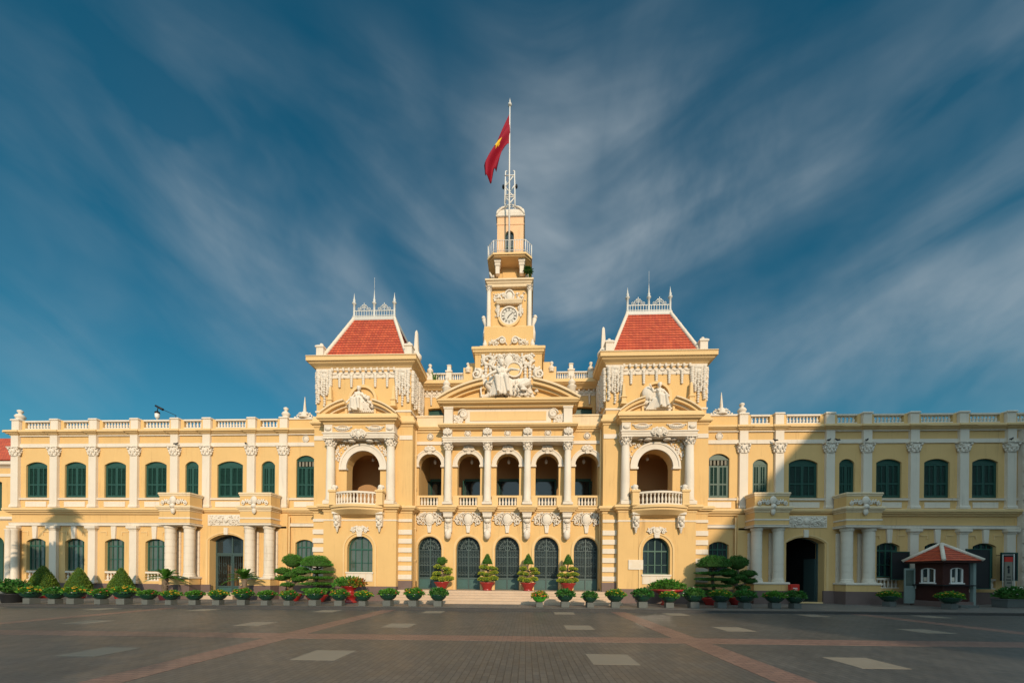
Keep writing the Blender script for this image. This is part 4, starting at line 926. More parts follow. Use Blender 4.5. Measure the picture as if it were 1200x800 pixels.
# upper eaves, roof balustrade between the pavilions and the tower
ue = MB(); ue.m = 0; ue.sweep(-5.7, 5.7, 1.45, 5.5, [(.0, 14.02), (.1, 14.1), (.3, 14.2), (.34, 14.24), (.42, 14.27), (.42, 14.46), (.36, 14.52), (.0, 14.54)])
for t in (-1, 1):
    ue.m = 0; ue.box(XC + t * 2.2, XC + t * 3.05, 1.1, 2.4, 14.5, 15.3); ue.box(XC + t * 2.2, XC + t * 2.75, 1.12, 2.4, 15.3, 15.62)
P('upper_cornice', ue, [M['yellow_light'], M['cream']])
for t in (-1, 1):
    b = MB()
    balustrade(b, XC + t * 3.1, XC + t * 3.85, 1.3, 14.58, 14.95, 5, .065, .08, .09); P('roof_balustrade', b, [M['cream'], M['cream']]); b = MB(); balustrade(b, XC + t * 4.2, XC + t * 5.1, 1.3, 14.58, 14.95, 6, .065, .08, .09)
    P('roof_balustrade', b, [M['cream'], M['cream']])
    f = MB(); x = XC + t * 4.03; f.sweep(x - .18, x + .18, 1.15, 1.45, [(.02, 14.54), (0, 14.6), (0, 15.05), (.05, 15.08), (.05, 15.16), (-.05, 15.2), (-.06, 15.5), (-.02, 15.54), (-.1, 15.62)])
    P('roof_finial', f, M['cream']); f = MB(); x = XC + t * 5.32; f.sweep(x - .2, x + .2, 1.1, 1.5, [(.0, 14.54), (0, 14.98), (.04, 15.02)]); urn(f, x, 1.3, 15.0, .7, .8)
    P('roof_finial', f, M['cream']); f = MB(); x = XC + t * 2.74; urn(f, x, 1.15, 14.95, .72, .85)
    P('roof_finial', f, M['cream']); f = MB(); x = XC + t * 3.95; urn(f, x, .2, 13.5, .75, .9); f.lathe(x, .2, [(.25, 12.7), (.25, 13.4), (.3, 13.45), (.3, 13.5)], 10)
    P('roof_finial', f, M['cream'])
rf = MB(); rnd = random.Random(31); rf.m = 0; rf.box(-5.7, 5.7, 1.575, 1.6, 13.62, 13.98)
rf.m = 1
for t in (-1, 1):
    for i in range(7): x = XC + t * (3.6 + i * .33); rf.ball((x, 1.55, 14.0), .08, .08, .1, 6, 4); swag(rf, x, x + t * .33, 1.55, 13.84, .08, .035, 4)
    for x in (XC + t * 4.1, XC + t * 5.3): drop(rf, x, 1.55, 13.7, 13.1, .1, .07, 6)
P('attic_frieze', rf, [M['cream'], M['stucco']])

# ------------------------------------------------------------------ clock tower
TX = -.05
tb = MB(); tb.box(TX - 2.1, TX + 2.15, .35, 4.6, 12.3, 15.82); tb.box(TX - 1.6, TX + 1.6, .9, 4.2, 16.4, 17.8); tb.box(TX - 1.22, TX + 1.22, 1.3, 4.0, 17.8, 20.6)
P('tower_shaft', tb, M['yellow'])
def course(mb):
    P('tower_cornice', mb, [M['yellow_light'], M['ledge']]); return MB()
tl = MB(); tl.m = 0
tl.sweep(TX - 2.0, TX + 2.05, .42, 4.4, [(.1, 15.66), (.14, 15.72), (.22, 15.76), (.24, 15.86), (.30, 15.9), (.30, 16.04), (.24, 16.1), (.0, 16.14)]); tl = course(tl)
tl.sweep(TX - 1.8, TX + 1.8, .75, 4.3, [(.0, 16.12), (.0, 16.36), (.06, 16.4), (.06, 16.46), (-.1, 16.5)]); tl = course(tl)
tl.sweep(TX - 1.42, TX + 1.42, 1.06, 4.1, [(.06, 17.66), (.06, 17.74), (.1, 17.78), (.1, 17.86), (0, 17.9)]); tl = course(tl)
for t in (-1, 1): tl.sweep(TX + t * 1.35 - .2, TX + t * 1.35 + .2, .98, 1.4, [(0, 16.5), (0, 17.66), (.04, 17.7), (.04, 17.88)]); tl = course(tl)
tl.m = 1; tl.sweep(TX - 1.42, TX + 1.42, 1.06, 4.1, [(-.02, 20.56), (.0, 20.6), (.0, 20.72), (.05, 20.76), (.1, 20.86), (.16, 20.88), (.16, 20.98), (.0, 21.04)]); tl = course(tl)
rh = MB()
for x in (-1.25, -.05, 1.15): rh = MB(); rh.box(TX + x - .1, TX + x + .1, .742, .76, 16.17, 16.32); P('weep_hole', rh, M['dark'])
for sx in (-1, 1):
    for yy in (1.15, 3.95):
        cm = MB(); cm.lathe(0, 0, [(.17, 17.9), (.18, 17.96), (.14, 18.02), (.14, 19.0), (.125, 20.3)], 14); o = P('column', cm, M['cream'], H, (TX + sx * 1.34, yy, 0)); capital(.125, .27).build('capital', M['stucco'], o, (0, 0, 20.3))
rnd = random.Random(17)                                             # carved work of the tower front
def carve(name): 
    global tr
    P(name, tr, M['stucco']); tr = MB()
tr = MB()
tr.tube([(TX + .30 * cos(a), 1.24, 20.1 + .36 * sin(a)) for a in [2 * pi * i / 18 for i in range(19)]], .06, 5); tr.ball((TX, 1.26, 20.08), .24, .1, .3, 10, 7)
blobs(tr, TX - 1.05, TX + 1.05, 1.27, 19.75, 20.3, 90, .065, rnd, .02); carve('medallion')
for t in (-1, 1):
    drop(tr, TX + t * .74, 1.24, 19.42, 18.75, .13, .085, 6); blobs(tr, TX + t * .74 - .16, TX + t * .74 + .16, 1.25, 18.75, 19.42, 22, .06, rnd, .02); carve('husk_drop')
    tr.tube(spiral((TX + t * .42, .82, 16.86), .27, 1.5, t, 0), .055, 5); tr.ball((TX + t * .42, .84, 16.86), .12); acanthus(tr, TX + t * .7, .85, 16.62, .62, .36, t); tr.tube([(TX + t * .1, .85, 16.6), (TX + t * .42, .85, 17.15), (TX + t * .8, .85, 16.95), (TX + t * 1.25, .85, 16.58)], .05, 5)
    blobs(tr, min(TX + t * .6, TX + t * 1.2), max(TX + t * .6, TX + t * 1.2), .87, 16.55, 16.85, 16, .06, rnd, .02); carve('scroll')
    tr.tube([(TX + t * 1.55, 1.5, 17.2), (TX + t * 1.62, 1.5, 17.8), (TX + t * 1.58, 1.5, 18.3), (TX + t * 1.68, 1.5, 18.7)], [.2, .14, .1, .16], 8); tr.ball((TX + t * 1.72, 1.5, 18.82), .15); carve('side_console')
    tr.ball((TX + t * 1.55, .95, 16.68), .16, .14, .22); tr.ball((TX + t * 1.55, .95, 16.9), .1); carve('corner_leaf')
blobs(tr, TX - .6, TX + .6, 1.02, 17.55, 17.75, 20, .05, rnd, .02); carve('swag')
for t in (-1, 1):
    for k in (-.15, .15): drop(tr, TX + t * 1.25 + k, .28, 15.0, 13.8, .13, .10, 7)
    tr.tube([(TX + t * 1.25 + .3 * cos(a), .28, 15.25 + .26 * sin(a)) for a in [2 * pi * i / 16 for i in range(17)]], .09, 6)
    blobs(tr, TX + t * 1.25 - .42, TX + t * 1.25 + .42, .28, 14.9, 15.65, 46, .08, rnd, .03); carve('garland')
    tr.ball((TX + t * 1.85, .3, 14.5), .3, .12, .32); tr.tube(spiral((TX + t * 2.0, .2, 14.35), .34, 1.4, t, pi / 2), .07, 5); blobs(tr, TX + t * 1.85 - .3, TX + t * 1.85 + .3, .28, 14.1, 14.8, 24, .07, rnd, .03); carve('volute')
cartouche(tr, TX + .05, .28, 15.25, 1.7, .85, 7); carve('crest'); blobs(tr, TX - .95, TX + .95, .3, 13.9, 15.6, 150, .09, rnd, .03); carve('leaf_carving')
hd = MB(); hd.sweep(TX - .78, TX + .78, 1.1, 1.32, [(.0, 19.46), (.04, 19.5), (.08, 19.6), (.1, 19.62), (.1, 19.7), (.0, 19.74)])
hd.m = 1; hd.box(TX - 1.12, TX + 1.12, 1.28, 1.31, 17.95, 18.15)
hd.ring(TX, 18.75, .6, .74, 1.16, 1.31, pi * 1.05, pi * 1.95, 20); P('clock_hood', hd, [M['ledge'], M['yellow_light']])
ck = MB(); ck.m = 0; ck.ring(TX, 18.76, .52, .62, 1.17, 1.31, 0, 2 * pi, 32); 
ck.m = 1; ck.extr([(TX + .53 * cos(a), 18.76 + .53 * sin(a)) for a in [2 * pi * i / 32 for i in range(32)]], 1.22, 1.30)
o = P('clock', ck, [M['cream'], M['clock_face']])
nm = MB()
NUM = ['XII', 'I', 'II', 'III', 'IIII', 'V', 'VI', 'VII', 'VIII', 'IX', 'X', 'XI']
for h, s_ in enumerate(NUM):
    a = pi / 2 - 2 * pi * h / 12; u = Vector((cos(a), 0, sin(a))); v = Vector((sin(a), 0, -cos(a)))
    wd = {'I': .028, 'V': .055, 'X': .055}; tot = sum(wd[ch] for ch in s_); q_ = -tot / 2
    c0 = Vector((TX, 1.212, 18.76)) + u * .41
    def stroke(a0, b0, a1, b1):
        p0, p1 = c0 + v * a0 + u * b0, c0 + v * a1 + u * b1; d_ = (p1 - p0).normalized(); n_ = Vector((-d_.z, 0, d_.x)) * .0075
        nm.add([p0 - n_, p1 - n_, p1 + n_, p0 + n_], [(0, 1, 2, 3), (3, 2, 1, 0)])
    for ch in s_:
        m_ = q_ + wd[ch] / 2; hh = .065
        if ch == 'I': stroke(m_, -hh, m_, hh)
        elif ch == 'V': stroke(m_ - .022, hh, m_, -hh); stroke(m_ + .022, hh, m_, -hh)
        else: stroke(m_ - .022, hh, m_ + .022, -hh); stroke(m_ - .022, -hh, m_ + .022, hh)
        q_ += wd[ch]
nm.tube([(TX + .50 * cos(a), 1.214, 18.76 + .50 * sin(a)) for a in [2 * pi * i / 32 for i in range(33)]], .008, 4); nm.tube([(TX + .32 * cos(a), 1.214, 18.76 + .32 * sin(a)) for a in [2 * pi * i / 32 for i in range(33)]], .006, 4)
nm.build('numerals', M['black'], o)
for nme, hh, mm, ln, wd in (('hour_hand', 7.1, 0, .24, .028), ('minute_hand', 0, 8, .38, .02)):
    a = pi / 2 - 2 * pi * (hh / 12 if hh else mm / 60); hm = MB(); hm.tube([(TX - .06 * cos(a), 1.2 - (.006 if mm else 0), 18.76 - .06 * sin(a)), (TX + ln * .6 * cos(a), 1.2 - (.006 if mm else 0), 18.76 + ln * .6 * sin(a)), (TX + ln * cos(a), 1.2 - (.006 if mm else 0), 18.76 + ln * sin(a))], [wd * .7, wd, .004], 4); hm.build(nme, M['black'], o)
# skirt roof, upper stage and gallery
sk = MB(); sk.sweep(TX - .85, TX + .85, 1.75, 3.45, [(.36, 21.02), (.30, 21.1), (.05, 21.46), (.04, 21.52), (.1, 21.54), (.1, 21.6), (-.2, 21.66)])
for z in (21.14, 21.24, 21.34, 21.42): sk.box(TX - .86 - (21.5 - z) * .6, TX + .86 + (21.5 - z) * .6, 1.735 - (21.5 - z) * .6, 1.9, z, z + .03)
P('skirt_roof', sk, M['peach'])
us = MB(); us.box(TX - .8, TX + .8, 1.9, 3.5, 21.6, 22.6); us.box(TX - .5, TX + .5, 1.84, 1.9, 21.7, 22.3)
for sx in (-1, 1): us.box(TX + sx * .95, TX + sx * 1.42, 3.55, 4.0, 21.0, 22.5)
P('upper_stage', us, M['yellow'])
for sx in (-1, 1):
    b = MB(); x = TX + sx * .80; b.box(x - .13, x + .13, 1.28, 1.54, 21.62, 22.2); b.sweep(x - .13, x + .13, 1.28, 1.54, [(0, 22.1), (.05, 22.16), (.05, 22.24), (.02, 22.26), (.09, 22.36), (.09, 22.5)]); b.box(x - .12, x + .12, 1.54, 1.9, 22.2, 22.5); P('gallery_post', b, M['cream'])
    b = MB(); b.tube([(TX + sx * 1.0, 1.9, 21.7), (TX + sx * 1.25, 1.8, 21.85), (TX + sx * 1.38, 1.75, 22.1)], [.1, .09, .05], 6); b.ball((TX + sx * 1.1, 1.7, 21.75), .1); P('gallery_bracket', b, M['stucco'])
def octagon(hx, hy, cx, cy, ch): return [(cx - hx + ch, cy - hy), (cx + hx - ch, cy - hy), (cx + hx, cy - hy + ch), (cx + hx, cy + hy - ch), (cx + hx - ch, cy + hy), (cx - hx + ch, cy + hy), (cx - hx, cy + hy - ch), (cx - hx, cy - hy + ch)]
GY = 2.5
def deck(mb, hx, hy, ch, z0, z1):
    p = octagon(hx, hy, TX, GY, ch); n = 8
    mb.add([(x, y, z0) for x, y in p] + [(x, y, z1) for x, y in p], [tuple(reversed(range(8))), tuple(range(8, 16))] + [(i, (i + 1) % 8, (i + 1) % 8 + 8, i + 8) for i in range(8)], False)
dk = MB(); deck(dk, 1.40, 1.5, .40, 22.5, 22.56); deck(dk, 1.48, 1.58, .40, 22.563, 22.68); P('gallery_deck', dk, M['yellow_light'])
gl = MB(); p = octagon(1.44, 1.54, TX, GY, .40)
for i in range(8):
    a, b = Vector((*p[i], 0)), Vector((*p[(i + 1) % 8], 0)); n = max(2, int((b - a).length / .15))
    for z, r_ in ((23.5, .022), (22.84, .016)): gl.tube([(a.x, a.y, z), (b.x, b.y, z)], r_, 5)
    for k in range(n): q_ = a.lerp(b, k / n); gl.tube([(q_.x, q_.y, 22.68), (q_.x, q_.y, 23.5)], .034 if k == 0 else .016, 5)
P('gallery_railing', gl, M['white_paint'])
bf = MB(); by0, by1 = 1.8, 3.5
wall(bf, TX - .89, TX + .89, 22.68, 25.9, by0, by0 + .2, [(TX - .05, .29, 22.75, 24.65, .29)]); bf.box(TX - .89, TX + .89, by0 + .2, by1, 24.96, 25.9); bf.box(TX - .89, TX - .6, by0 + .2, by1, 22.68, 24.96); bf.box(TX + .6, TX + .89, by0 + .2, by1, 22.68, 24.96); bf.box(TX - .6, TX + .6, by1 - .2, by1, 22.68, 24.96)
bf.sweep(TX - .89, TX + .89, by0, by1, [(.0, 25.3), (.03, 25.33), (.03, 25.4), (0, 25.42)])
P('belfry', bf, M['peach'])
bd = MB(); arch_frame(bd, TX - .05, .29, 22.75, 24.65, .29, by0 + .1, by0 + .15, .04); bd.box(TX - .07, TX - .03, by0 + .09, by0 + .15, 22.79, 24.9); bd.box(TX - .3, TX + .2, by0 + .095, by0 + .15, 23.9, 23.96); bd.m = 1; arch_panel(bd, TX - .05, .28, 22.76, 24.65, .27, by0 + .13, by0 + .16); P('belfry_door', bd, [M['green_frame'], M['dark_glass']])
dm = MB(); dm.sweep(TX - .89, TX + .89, by0, by1, [(.04, 25.84), (.09, 25.88), (.09, 25.94), (.05, 25.98), (.06, 26.12), (.03, 26.28), (-.04, 26.42), (-.14, 26.53), (-.28, 26.6), (-.45, 26.63)])
for sx in (-1, 1):
    for k in range(5): dm.ball((TX + sx * (.42 + .1 * k), by0 + .1, 26.62 - .05 * k * k / 4), .09, .08, .07, 7, 5)
    dm.tube([(TX + sx * .3, by0 - .02, 26.56), (TX + sx * .6, by0 - .04, 26.42), (TX + sx * .88, by0 - .06, 26.1), (TX + sx * .93, by0 - .06, 25.98)], .05, 6)
P('belfry_dome', dm, M['stucco'])
fe = MB(); rnd = random.Random(5)
for _ in range(130):
    a = rnd.uniform(0, 2 * pi); d = Vector((cos(a), sin(a) * .6 - .3, rnd.uniform(-.5, .9))).normalized(); fe.leaf(Vector((TX + 1.22, 1.3, 21.75)) + d * rnd.uniform(0, .12), d, d.cross(Vector((0, 0, 1))).normalized(), rnd.uniform(.15, .34), .06)
tag(fe.build('fern_clump', M['leaf_deep']), 'dark green fern clump growing out of the tower wall under the gallery', 'plant')
ms = MB()                                                           # lattice mast behind the flagpole
my, z0, z1 = 2.55, 26.6, 29.45
for sx in (-1, 1):
    for sy in (-1, 1): ms.tube([(TX - .08 + sx * .36, my + sy * .36, z0), (TX - .08 + sx * .31, my + sy * .31, z1)], .042, 6)
    ms.tube([(TX - .08 + sx * .31, my - .31, z1), (TX - .08 + sx * .2, my - .31, z1 + .02)], .035, 5)
for sy in (-1, 1):
    y = my + sy * .33
    for a, b, c_, d_ in ((-.35, z0 + .25, .33, z0 + 1.0), (.33, z0 + 1.0, -.33, z0 + 1.75), (-.33, z0 + 1.75, .31, z0 + 2.6)): ms.tube([(TX - .08 + a, y, b), (TX - .08 + c_, y, d_)], .038, 5)
    for z in (z0 + 1.05, z0 + 1.2): ms.tube([(TX - .42, y, z), (TX + .26, y, z)], .03, 5)
for sx in (-1, 1):
    ms.tube([(TX - .08 + sx * .33, my - .33, z0 + .3), (TX - .08 + sx * .33, my + .33, z0 + 1.3)], .03, 5); ms.tube([(TX - .08 + sx * .33, my + .33, z0 + 1.3), (TX - .08 + sx * .33, my - .33, z0 + 2.3)], .03, 5)
mo = ms.build('lattice_mast', M['white_paint']); tag(mo, 'white steel lattice mast standing on the tower dome behind the flagpole', 'mast')
fl_ = MB()
for sx in (-1, 1): fl_.ball((TX - .08 + sx * .45, my - .35, z0 + 1.75), .09, .12, .13)
fl_.build('floodlight', M['black'], mo)
fp = MB(); fp.tube([(TX - .02, .98, 22.7), (TX - .05, .86, 28), (TX - .05, .8, 32.0)], [.065, .05, .035], 8); fp.tube([(TX - .35, .86, 27.6), (TX + .28, .86, 27.6)], .03, 6)
fo = fp.build('flagpole', M['white_paint']); tag(fo, 'tall slim white flagpole rising from the tower gallery, topped by a ball', 'flagpole')
tp = MB(); tp.ball((TX - .05, .8, 32.1), .13, .13, .11); tp.lathe(TX - .05, .8, [(.03, 32.15), (.06, 32.3), (.02, 32.45), (.005, 32.55)], 8); tp.build('pole_ball', M['zinc'], fo)

# the flag hangs limp from the pole, blown a little to the left
fg = MB(); NU, NV = 26, 12
def lerp(a, b, t): return a + (b - a) * t
def path(pts, t):
    k = min(int(t * (len(pts) - 1)), len(pts) - 2); f = t * (len(pts) - 1) - k; return [lerp(pts[k][i], pts[k + 1][i], f) for i in range(2)]
topE = [(-.12, 31.55), (-.55, 30.6), (-.98, 29.55), (-1.35, 28.7), (-1.68, 27.7), (-1.56, 26.65)]
botE = [(-.06, 29.75), (-.22, 29.5), (-.36, 29.1), (-.52, 28.6), (-.68, 28.0), (-.90, 27.1)]
def fpt(u, v):
    a, b = path(topE, u), path(botE, u); x, z = lerp(a[0], b[0], v), lerp(a[1], b[1], v)
    return (x, .82 - .55 * u + .26 * (0.25 + u) * sin(v * 8.5 + u * 4.0), z + .06 * sin(u * 9 + v * 5) * u)
vs = [fpt(i / NU, j / NV) for i in range(NU + 1) for j in range(NV + 1)]
fg.add(vs, [(i * (NV + 1) + j, i * (NV + 1) + j + 1, (i + 1) * (NV + 1) + j + 1, (i + 1) * (NV + 1) + j) for i in range(NU) for j in range(NV)], True)
fo = fg.build('flag', M['flag']); tag(fo, 'red flag with a yellow star hanging in folds from the flagpole', 'flag')
so = fo.modifiers.new('thickness', 'SOLIDIFY'); so.thickness = .012
sm = MB(); out_ = []
for i in range(10):
    a = -pi / 2 + pi * i / 5; r_ = .21 if i % 2 == 0 else .085; out_.append((.46 + r_ * .72 * cos(a + pi), .38 + r_ * 1.2 * sin(a + pi)))
def sub(tri, d):
    if d == 0: return [tri]
    a, b, c_ = tri; m1, m2, m3 = [((p_[0] + q_[0]) / 2, (p_[1] + q_[1]) / 2) for p_, q_ in ((a, b), (b, c_), (c_, a))]
    return sub((a, m1, m3), d - 1) + sub((m1, b, m2), d - 1) + sub((m3, m2, c_), d - 1) + sub((m1, m2, m3), d - 1)
for i in range(10):
    for t3 in sub(((.46, .38), out_[i], out_[(i + 1) % 10]), 2):
        for off in (-.022, .022): sm.add([(x, y + off, z) for x, y, z in (fpt(*q_) for q_ in t3)], [(0, 1, 2)])
sm.build('flag_star', M['star'], fo)

# ------------------------------------------------------------------ carved figure groups
def remesh(mb, name, m, parent, vox=.022):
    me = bpy.data.meshes.new('tmp'); me.from_pydata(mb.v, [], mb.f); ob = bpy.data.objects.new('tmp', me); COL.objects.link(ob)
    md = ob.modifiers.new('r', 'REMESH'); md.mode = 'VOXEL'; md.voxel_size = vox; md.use_smooth_shade = True
    s_ = ob.modifiers.new('s', 'SMOOTH'); s_.iterations = 1; s_.factor = .4
    dg = bpy.context.evaluated_depsgraph_get(); n = bpy.data.meshes.new_from_object(ob.evaluated_get(dg)); bpy.data.objects.remove(ob)
    n.name = name; n.materials.clear(); n.materials.append(m)
    o = bpy.data.objects.new(name, n); COL.objects.link(o); o.parent = parent
    for p_ in n.polygons: p_.use_smooth = True
    return o
def cap(mb, a, b, ra, rb, n=9):
    a, b = Vector(a), Vector(b); mb.tube([a.lerp(b, t) for t in (0, .33, .66, 1)], [lerp(ra, rb, t) for t in (0, .33, .66, 1)], n); mb.ball(a, ra, nu=n, nv=6); mb.ball(b, rb, nu=n, nv=6)
def head(mb, p, r, look=(0, -1, 0), k=1):
    p = Vector(p); f = Vector(look).normalized(); sd = f.cross(Vector((0, 0, 1))).normalized()
    mb.ball(p, r * .86, r * .92, r * 1.15, 12, 9); mb.ball(p + f * r * .88 - Vector((0, 0, r * .12)), r * .18, r * .2, r * .26, 6, 5)          # nose
    mb.ball(p + f * r * .75 - Vector((0, 0, r * .6)), r * .26, r * .22, r * .14, 7, 5); mb.ball(p + f * r * .6 - Vector((0, 0, r * .95)), r * .3, r * .3, r * .25, 7, 5)
    for s_ in (-1, 1):
        mb.ball(p + f * r * .74 + sd * s_ * r * .34 + Vector((0, 0, r * .16)), r * .17, r * .14, r * .09, 6, 4); mb.ball(p + sd * s_ * r * .85, r * .14, r * .2, r * .26, 6, 4)
        for q_ in range(3): mb.ball(p - f * r * (.1 + .3 * q_) + sd * s_ * r * .6 + Vector((0, 0, r * (.75 - .25 * q_))), r * .36, r * .36, r * .34, 7, 5)
    mb.ball(p - f * r * .4 + Vector((0, 0, r * .85)), r * .6, r * .6, r * .45, 8, 6); mb.ball(p - f * r * 1.05 + Vector((0, 0, r * .2)), r * .42, r * .42, r * .42, 8, 6)
def hand(mb, p, d, r=.05):
    p = Vector(p); d = Vector(d).normalized(); sd = d.cross(Vector((0, 1, 0.2))).normalized(); mb.ball(p, r, r * .7, r * 1.1, 7, 5)
    for k, ln in zip((-1.5, -.5, .5, 1.5), (.08, .1, .105, .085)): cap(mb, p + sd * k * .022 + d * r * .6, p + sd * k * .026 + d * (r * .6 + ln), .017, .012, 5)
    cap(mb, p + sd * .05, p + sd * .085 + d * .05, .018, .013, 5)
def woman(mb, o, h=1.7, lean=0.0, seated=True, arm_l=None, arm_r=None, look=(0, -1, 0), spread=0.35, seed=1):
    rnd = random.Random(seed); o = Vector(o); k = h / 1.7
    V = lambda x, y, z: o + Vector((x + lean * z, y, z)) * k
    hip = .55 if seated else .92; sh = hip + .50
    cap(mb, V(0, 0, hip), V(0, -.02, hip + .22), .19 * k, .145 * k); cap(mb, V(0, -.02, hip + .22), V(0, -.03, sh - .08), .145 * k, .175 * k)
    for s_ in (-1, 1): cap(mb, V(0, -.02, sh - .06), V(s_ * .18, -.02, sh - .02), .1 * k, .075 * k); mb.ball(V(s_ * .085, -.17, sh - .14), .075 * k, .07 * k, .075 * k)
    cap(mb, V(0, -.02, sh), V(0, -.04, sh + .14), .06 * k, .055 * k); head(mb, V(0, -.06, sh + .25), .115 * k, look)
    for s_, arm in ((-1, arm_l), (1, arm_r)):
        e, w_ = arm or ((s_ * .32, -.12, hip + .22), (s_ * .22, -.36, hip + .12))
        S_, E_, W_ = V(s_ * .19, -.02, sh - .03), V(*e), V(*w_); cap(mb, S_, E_, .062 * k, .05 * k); cap(mb, E_, W_, .05 * k, .033 * k); hand(mb, W_ + (W_ - E_).normalized() * .03, W_ - E_, .045 * k)
    if seated:
        for s_ in (-1, 1):
            kn = V(s_ * .16 + lean * .2, -.46, hip + .02); cap(mb, V(s_ * .1, -.02, hip), kn, .125 * k, .095 * k); cap(mb, kn, V(s_ * .17 + .05, -.42, .1), .09 * k, .055 * k); cap(mb, V(s_ * .17 + .05, -.42, .07), V(s_ * .18 + .05, -.6, .04), .05 * k, .035 * k)
        for i in range(13):                             # skirt folds
            a = -1 + 2 * i / 12; cap(mb, V(a * .22, -.45 + .1 * abs(a), hip), V(a * spread + rnd.uniform(-.03, .03), -.42 + .16 * abs(a), .04), .06 * k, .055 * k, 6)
        for i in range(7): a = -1 + 2 * i / 6; cap(mb, V(a * .2, 0, hip + .05), V(a * .22, -.44, hip + .06), .055 * k, .05 * k, 6)
    else:
        for i in range(15):
            a = -1 + 2 * i / 14; cap(mb, V(a * .16, -.1 + .08 * abs(a), hip + .1), V(a * spread + rnd.uniform(-.02, .02), -.18 + .14 * abs(a) + rnd.uniform(-.03, .03), .02), .07 * k, .065 * k, 6)
    for i in range(5): a = -1 + .5 * i; cap(mb, V(-.17 + .05 * i, -.13, sh), V(.02 + .05 * i, -.17, hip + .1), .03 * k, .03 * k, 5)
def child(mb, o, h=.8, look=(0, -1, 0), seed=1):
    o = Vector(o); k = h / .8; V = lambda x, y, z: o + Vector((x, y, z)) * k
    cap(mb, V(0, 0, .22), V(0, 0, .45), .1 * k, .09 * k); head(mb, V(0, -.02, .66), .105 * k, look); cap(mb, V(0, 0, .5), V(0, 0, .56), .05 * k, .05 * k)
    for s_ in (-1, 1):
        cap(mb, V(s_ * .1, 0, .47), V(s_ * .17, -.08, .36), .045 * k, .035 * k); cap(mb, V(s_ * .17, -.08, .36), V(s_ * .1, -.2, .34), .035 * k, .025 * k); hand(mb, V(s_ * .1, -.22, .34), (0, -1, 0), .03 * k)
        cap(mb, V(s_ * .06, 0, .22), V(s_ * .11, -.2, .2), .07 * k, .055 * k); cap(mb, V(s_ * .11, -.2, .2), V(s_ * .1, -.18, .02), .05 * k, .035 * k); cap(mb, V(s_ * .1, -.18, .03), V(s_ * .1, -.27, .02), .032 * k, .025 * k)
def beast(mb, o, s_, k=1.0):                            # crouching big cat, head turned out
    o = Vector(o); V = lambda x, y, z: o + Vector((s_ * x, y, z)) * k
    cap(mb, V(0, 0, .45), V(.55, -.05, .38), .24 * k, .22 * k, 10); cap(mb, V(.55, -.05, .4), V(.82, -.12, .58), .19 * k, .15 * k)
    mb.ball(V(.95, -.2, .66), .17 * k, .17 * k, .17 * k, 10, 7); mb.ball(V(1.06, -.28, .60), .10 * k, .1 * k, .085 * k, 8, 6); mb.ball(V(1.13, -.33, .62), .04 * k)
    for t in (-1, 1): mb.ball(V(.93 + .0, -.2 + t * .13, .83), .05 * k, .04 * k, .07 * k, 6, 4)
    for i in range(14):
        a = 2 * pi * i / 14; mb.ball(V(.82, -.12 + .2 * cos(a), .6 + .2 * sin(a)), .07 * k)
    cap(mb, V(.6, -.2, .34), V(.72, -.3, .1), .10 * k, .07 * k); cap(mb, V(.72, -.3, .08), V(.98, -.36, .05), .07 * k, .06 * k); cap(mb, V(.5, .1, .3), V(.8, -.05, .08), .09 * k, .06 * k)
    cap(mb, V(-.05, -.16, .4), V(.18, -.32, .22), .17 * k, .11 * k); cap(mb, V(.18, -.32, .2), V(-.02, -.34, .06), .09 * k, .06 * k); cap(mb, V(-.02, -.34, .05), V(.16, -.4, .04), .055 * k, .05 * k)
    mb.tube([V(-.2, 0, .4), V(-.42, -.05, .25), (V(-.5, -.1, .1)), V(-.38, -.2, .05)], [.05 * k, .045 * k, .04 * k, .05 * k], 6)
g0 = H
sg = MB(); x0, yb, zb = TX - .05, -.32, 12.42
sg.m = 0
for i in range(46):
    rnd = random.Random(100 + i); q_ = rnd.uniform(-1.65, 1.6); sg.ball((x0 + q_, yb + rnd.uniform(-.15, .35), zb + rnd.uniform(0, .75) * (1 - abs(q_) / 2.2)), rnd.uniform(.12, .28), .2, rnd.uniform(.08, .22), 8, 5)
for i in range(9):
    rnd = random.Random(300 + i); q_ = rnd.uniform(-1.0, -.1); sg.tube([(x0 + q_, yb + .2, zb + 1.6), (x0 + q_ - .2, yb + .1, zb + .9), (x0 + q_ - .05, yb - .1, zb + .1)], [.05, .11, .09], 6)
woman(sg, (x0 - .22, yb, zb + .02), 2.95, -.03, True, ((-.36, -.2, .85), (-.5, -.42, .62)), ((.34, -.14, 1.02), (.56, -.26, .92)), (.35, -1, -.1), .40, 3)
for q_ in range(12):                                                # drapery swept down to both sides
    rnd = random.Random(400 + q_); t_ = q_ / 11
    sg.tube([(x0 - .25 + .2 * t_, yb - .35, zb + 1.25 - .3 * t_), (x0 - .05 + .7 * t_, yb - .35, zb + .8), (x0 + .1 + 1.1 * t_, yb - .2, zb + .15 + rnd.uniform(0, .12))], [.05, .085, .07], 6)
group = remesh(sg, 'carved_woman', M['stucco'], H, .024)
b = MB()                                                            # reclining figure at the left
cap(b, (x0 - 1.28, yb - .1, zb + 1.02), (x0 - .92, yb - .12, zb + .58), .21, .17); cap(b, (x0 - .92, yb - .12, zb + .58), (x0 - .62, yb - .15, zb + .38), .18, .20)
cap(b, (x0 - .62, yb - .22, zb + .36), (x0 - .12, yb - .35, zb + .42), .15, .11); cap(b, (x0 - .12, yb - .35, zb + .42), (x0 + .02, yb - .38, zb + .05), .10, .06); cap(b, (x0 - .62, yb - .2, zb + .28), (x0 - .2, yb - .42, zb + .12), .14, .09)
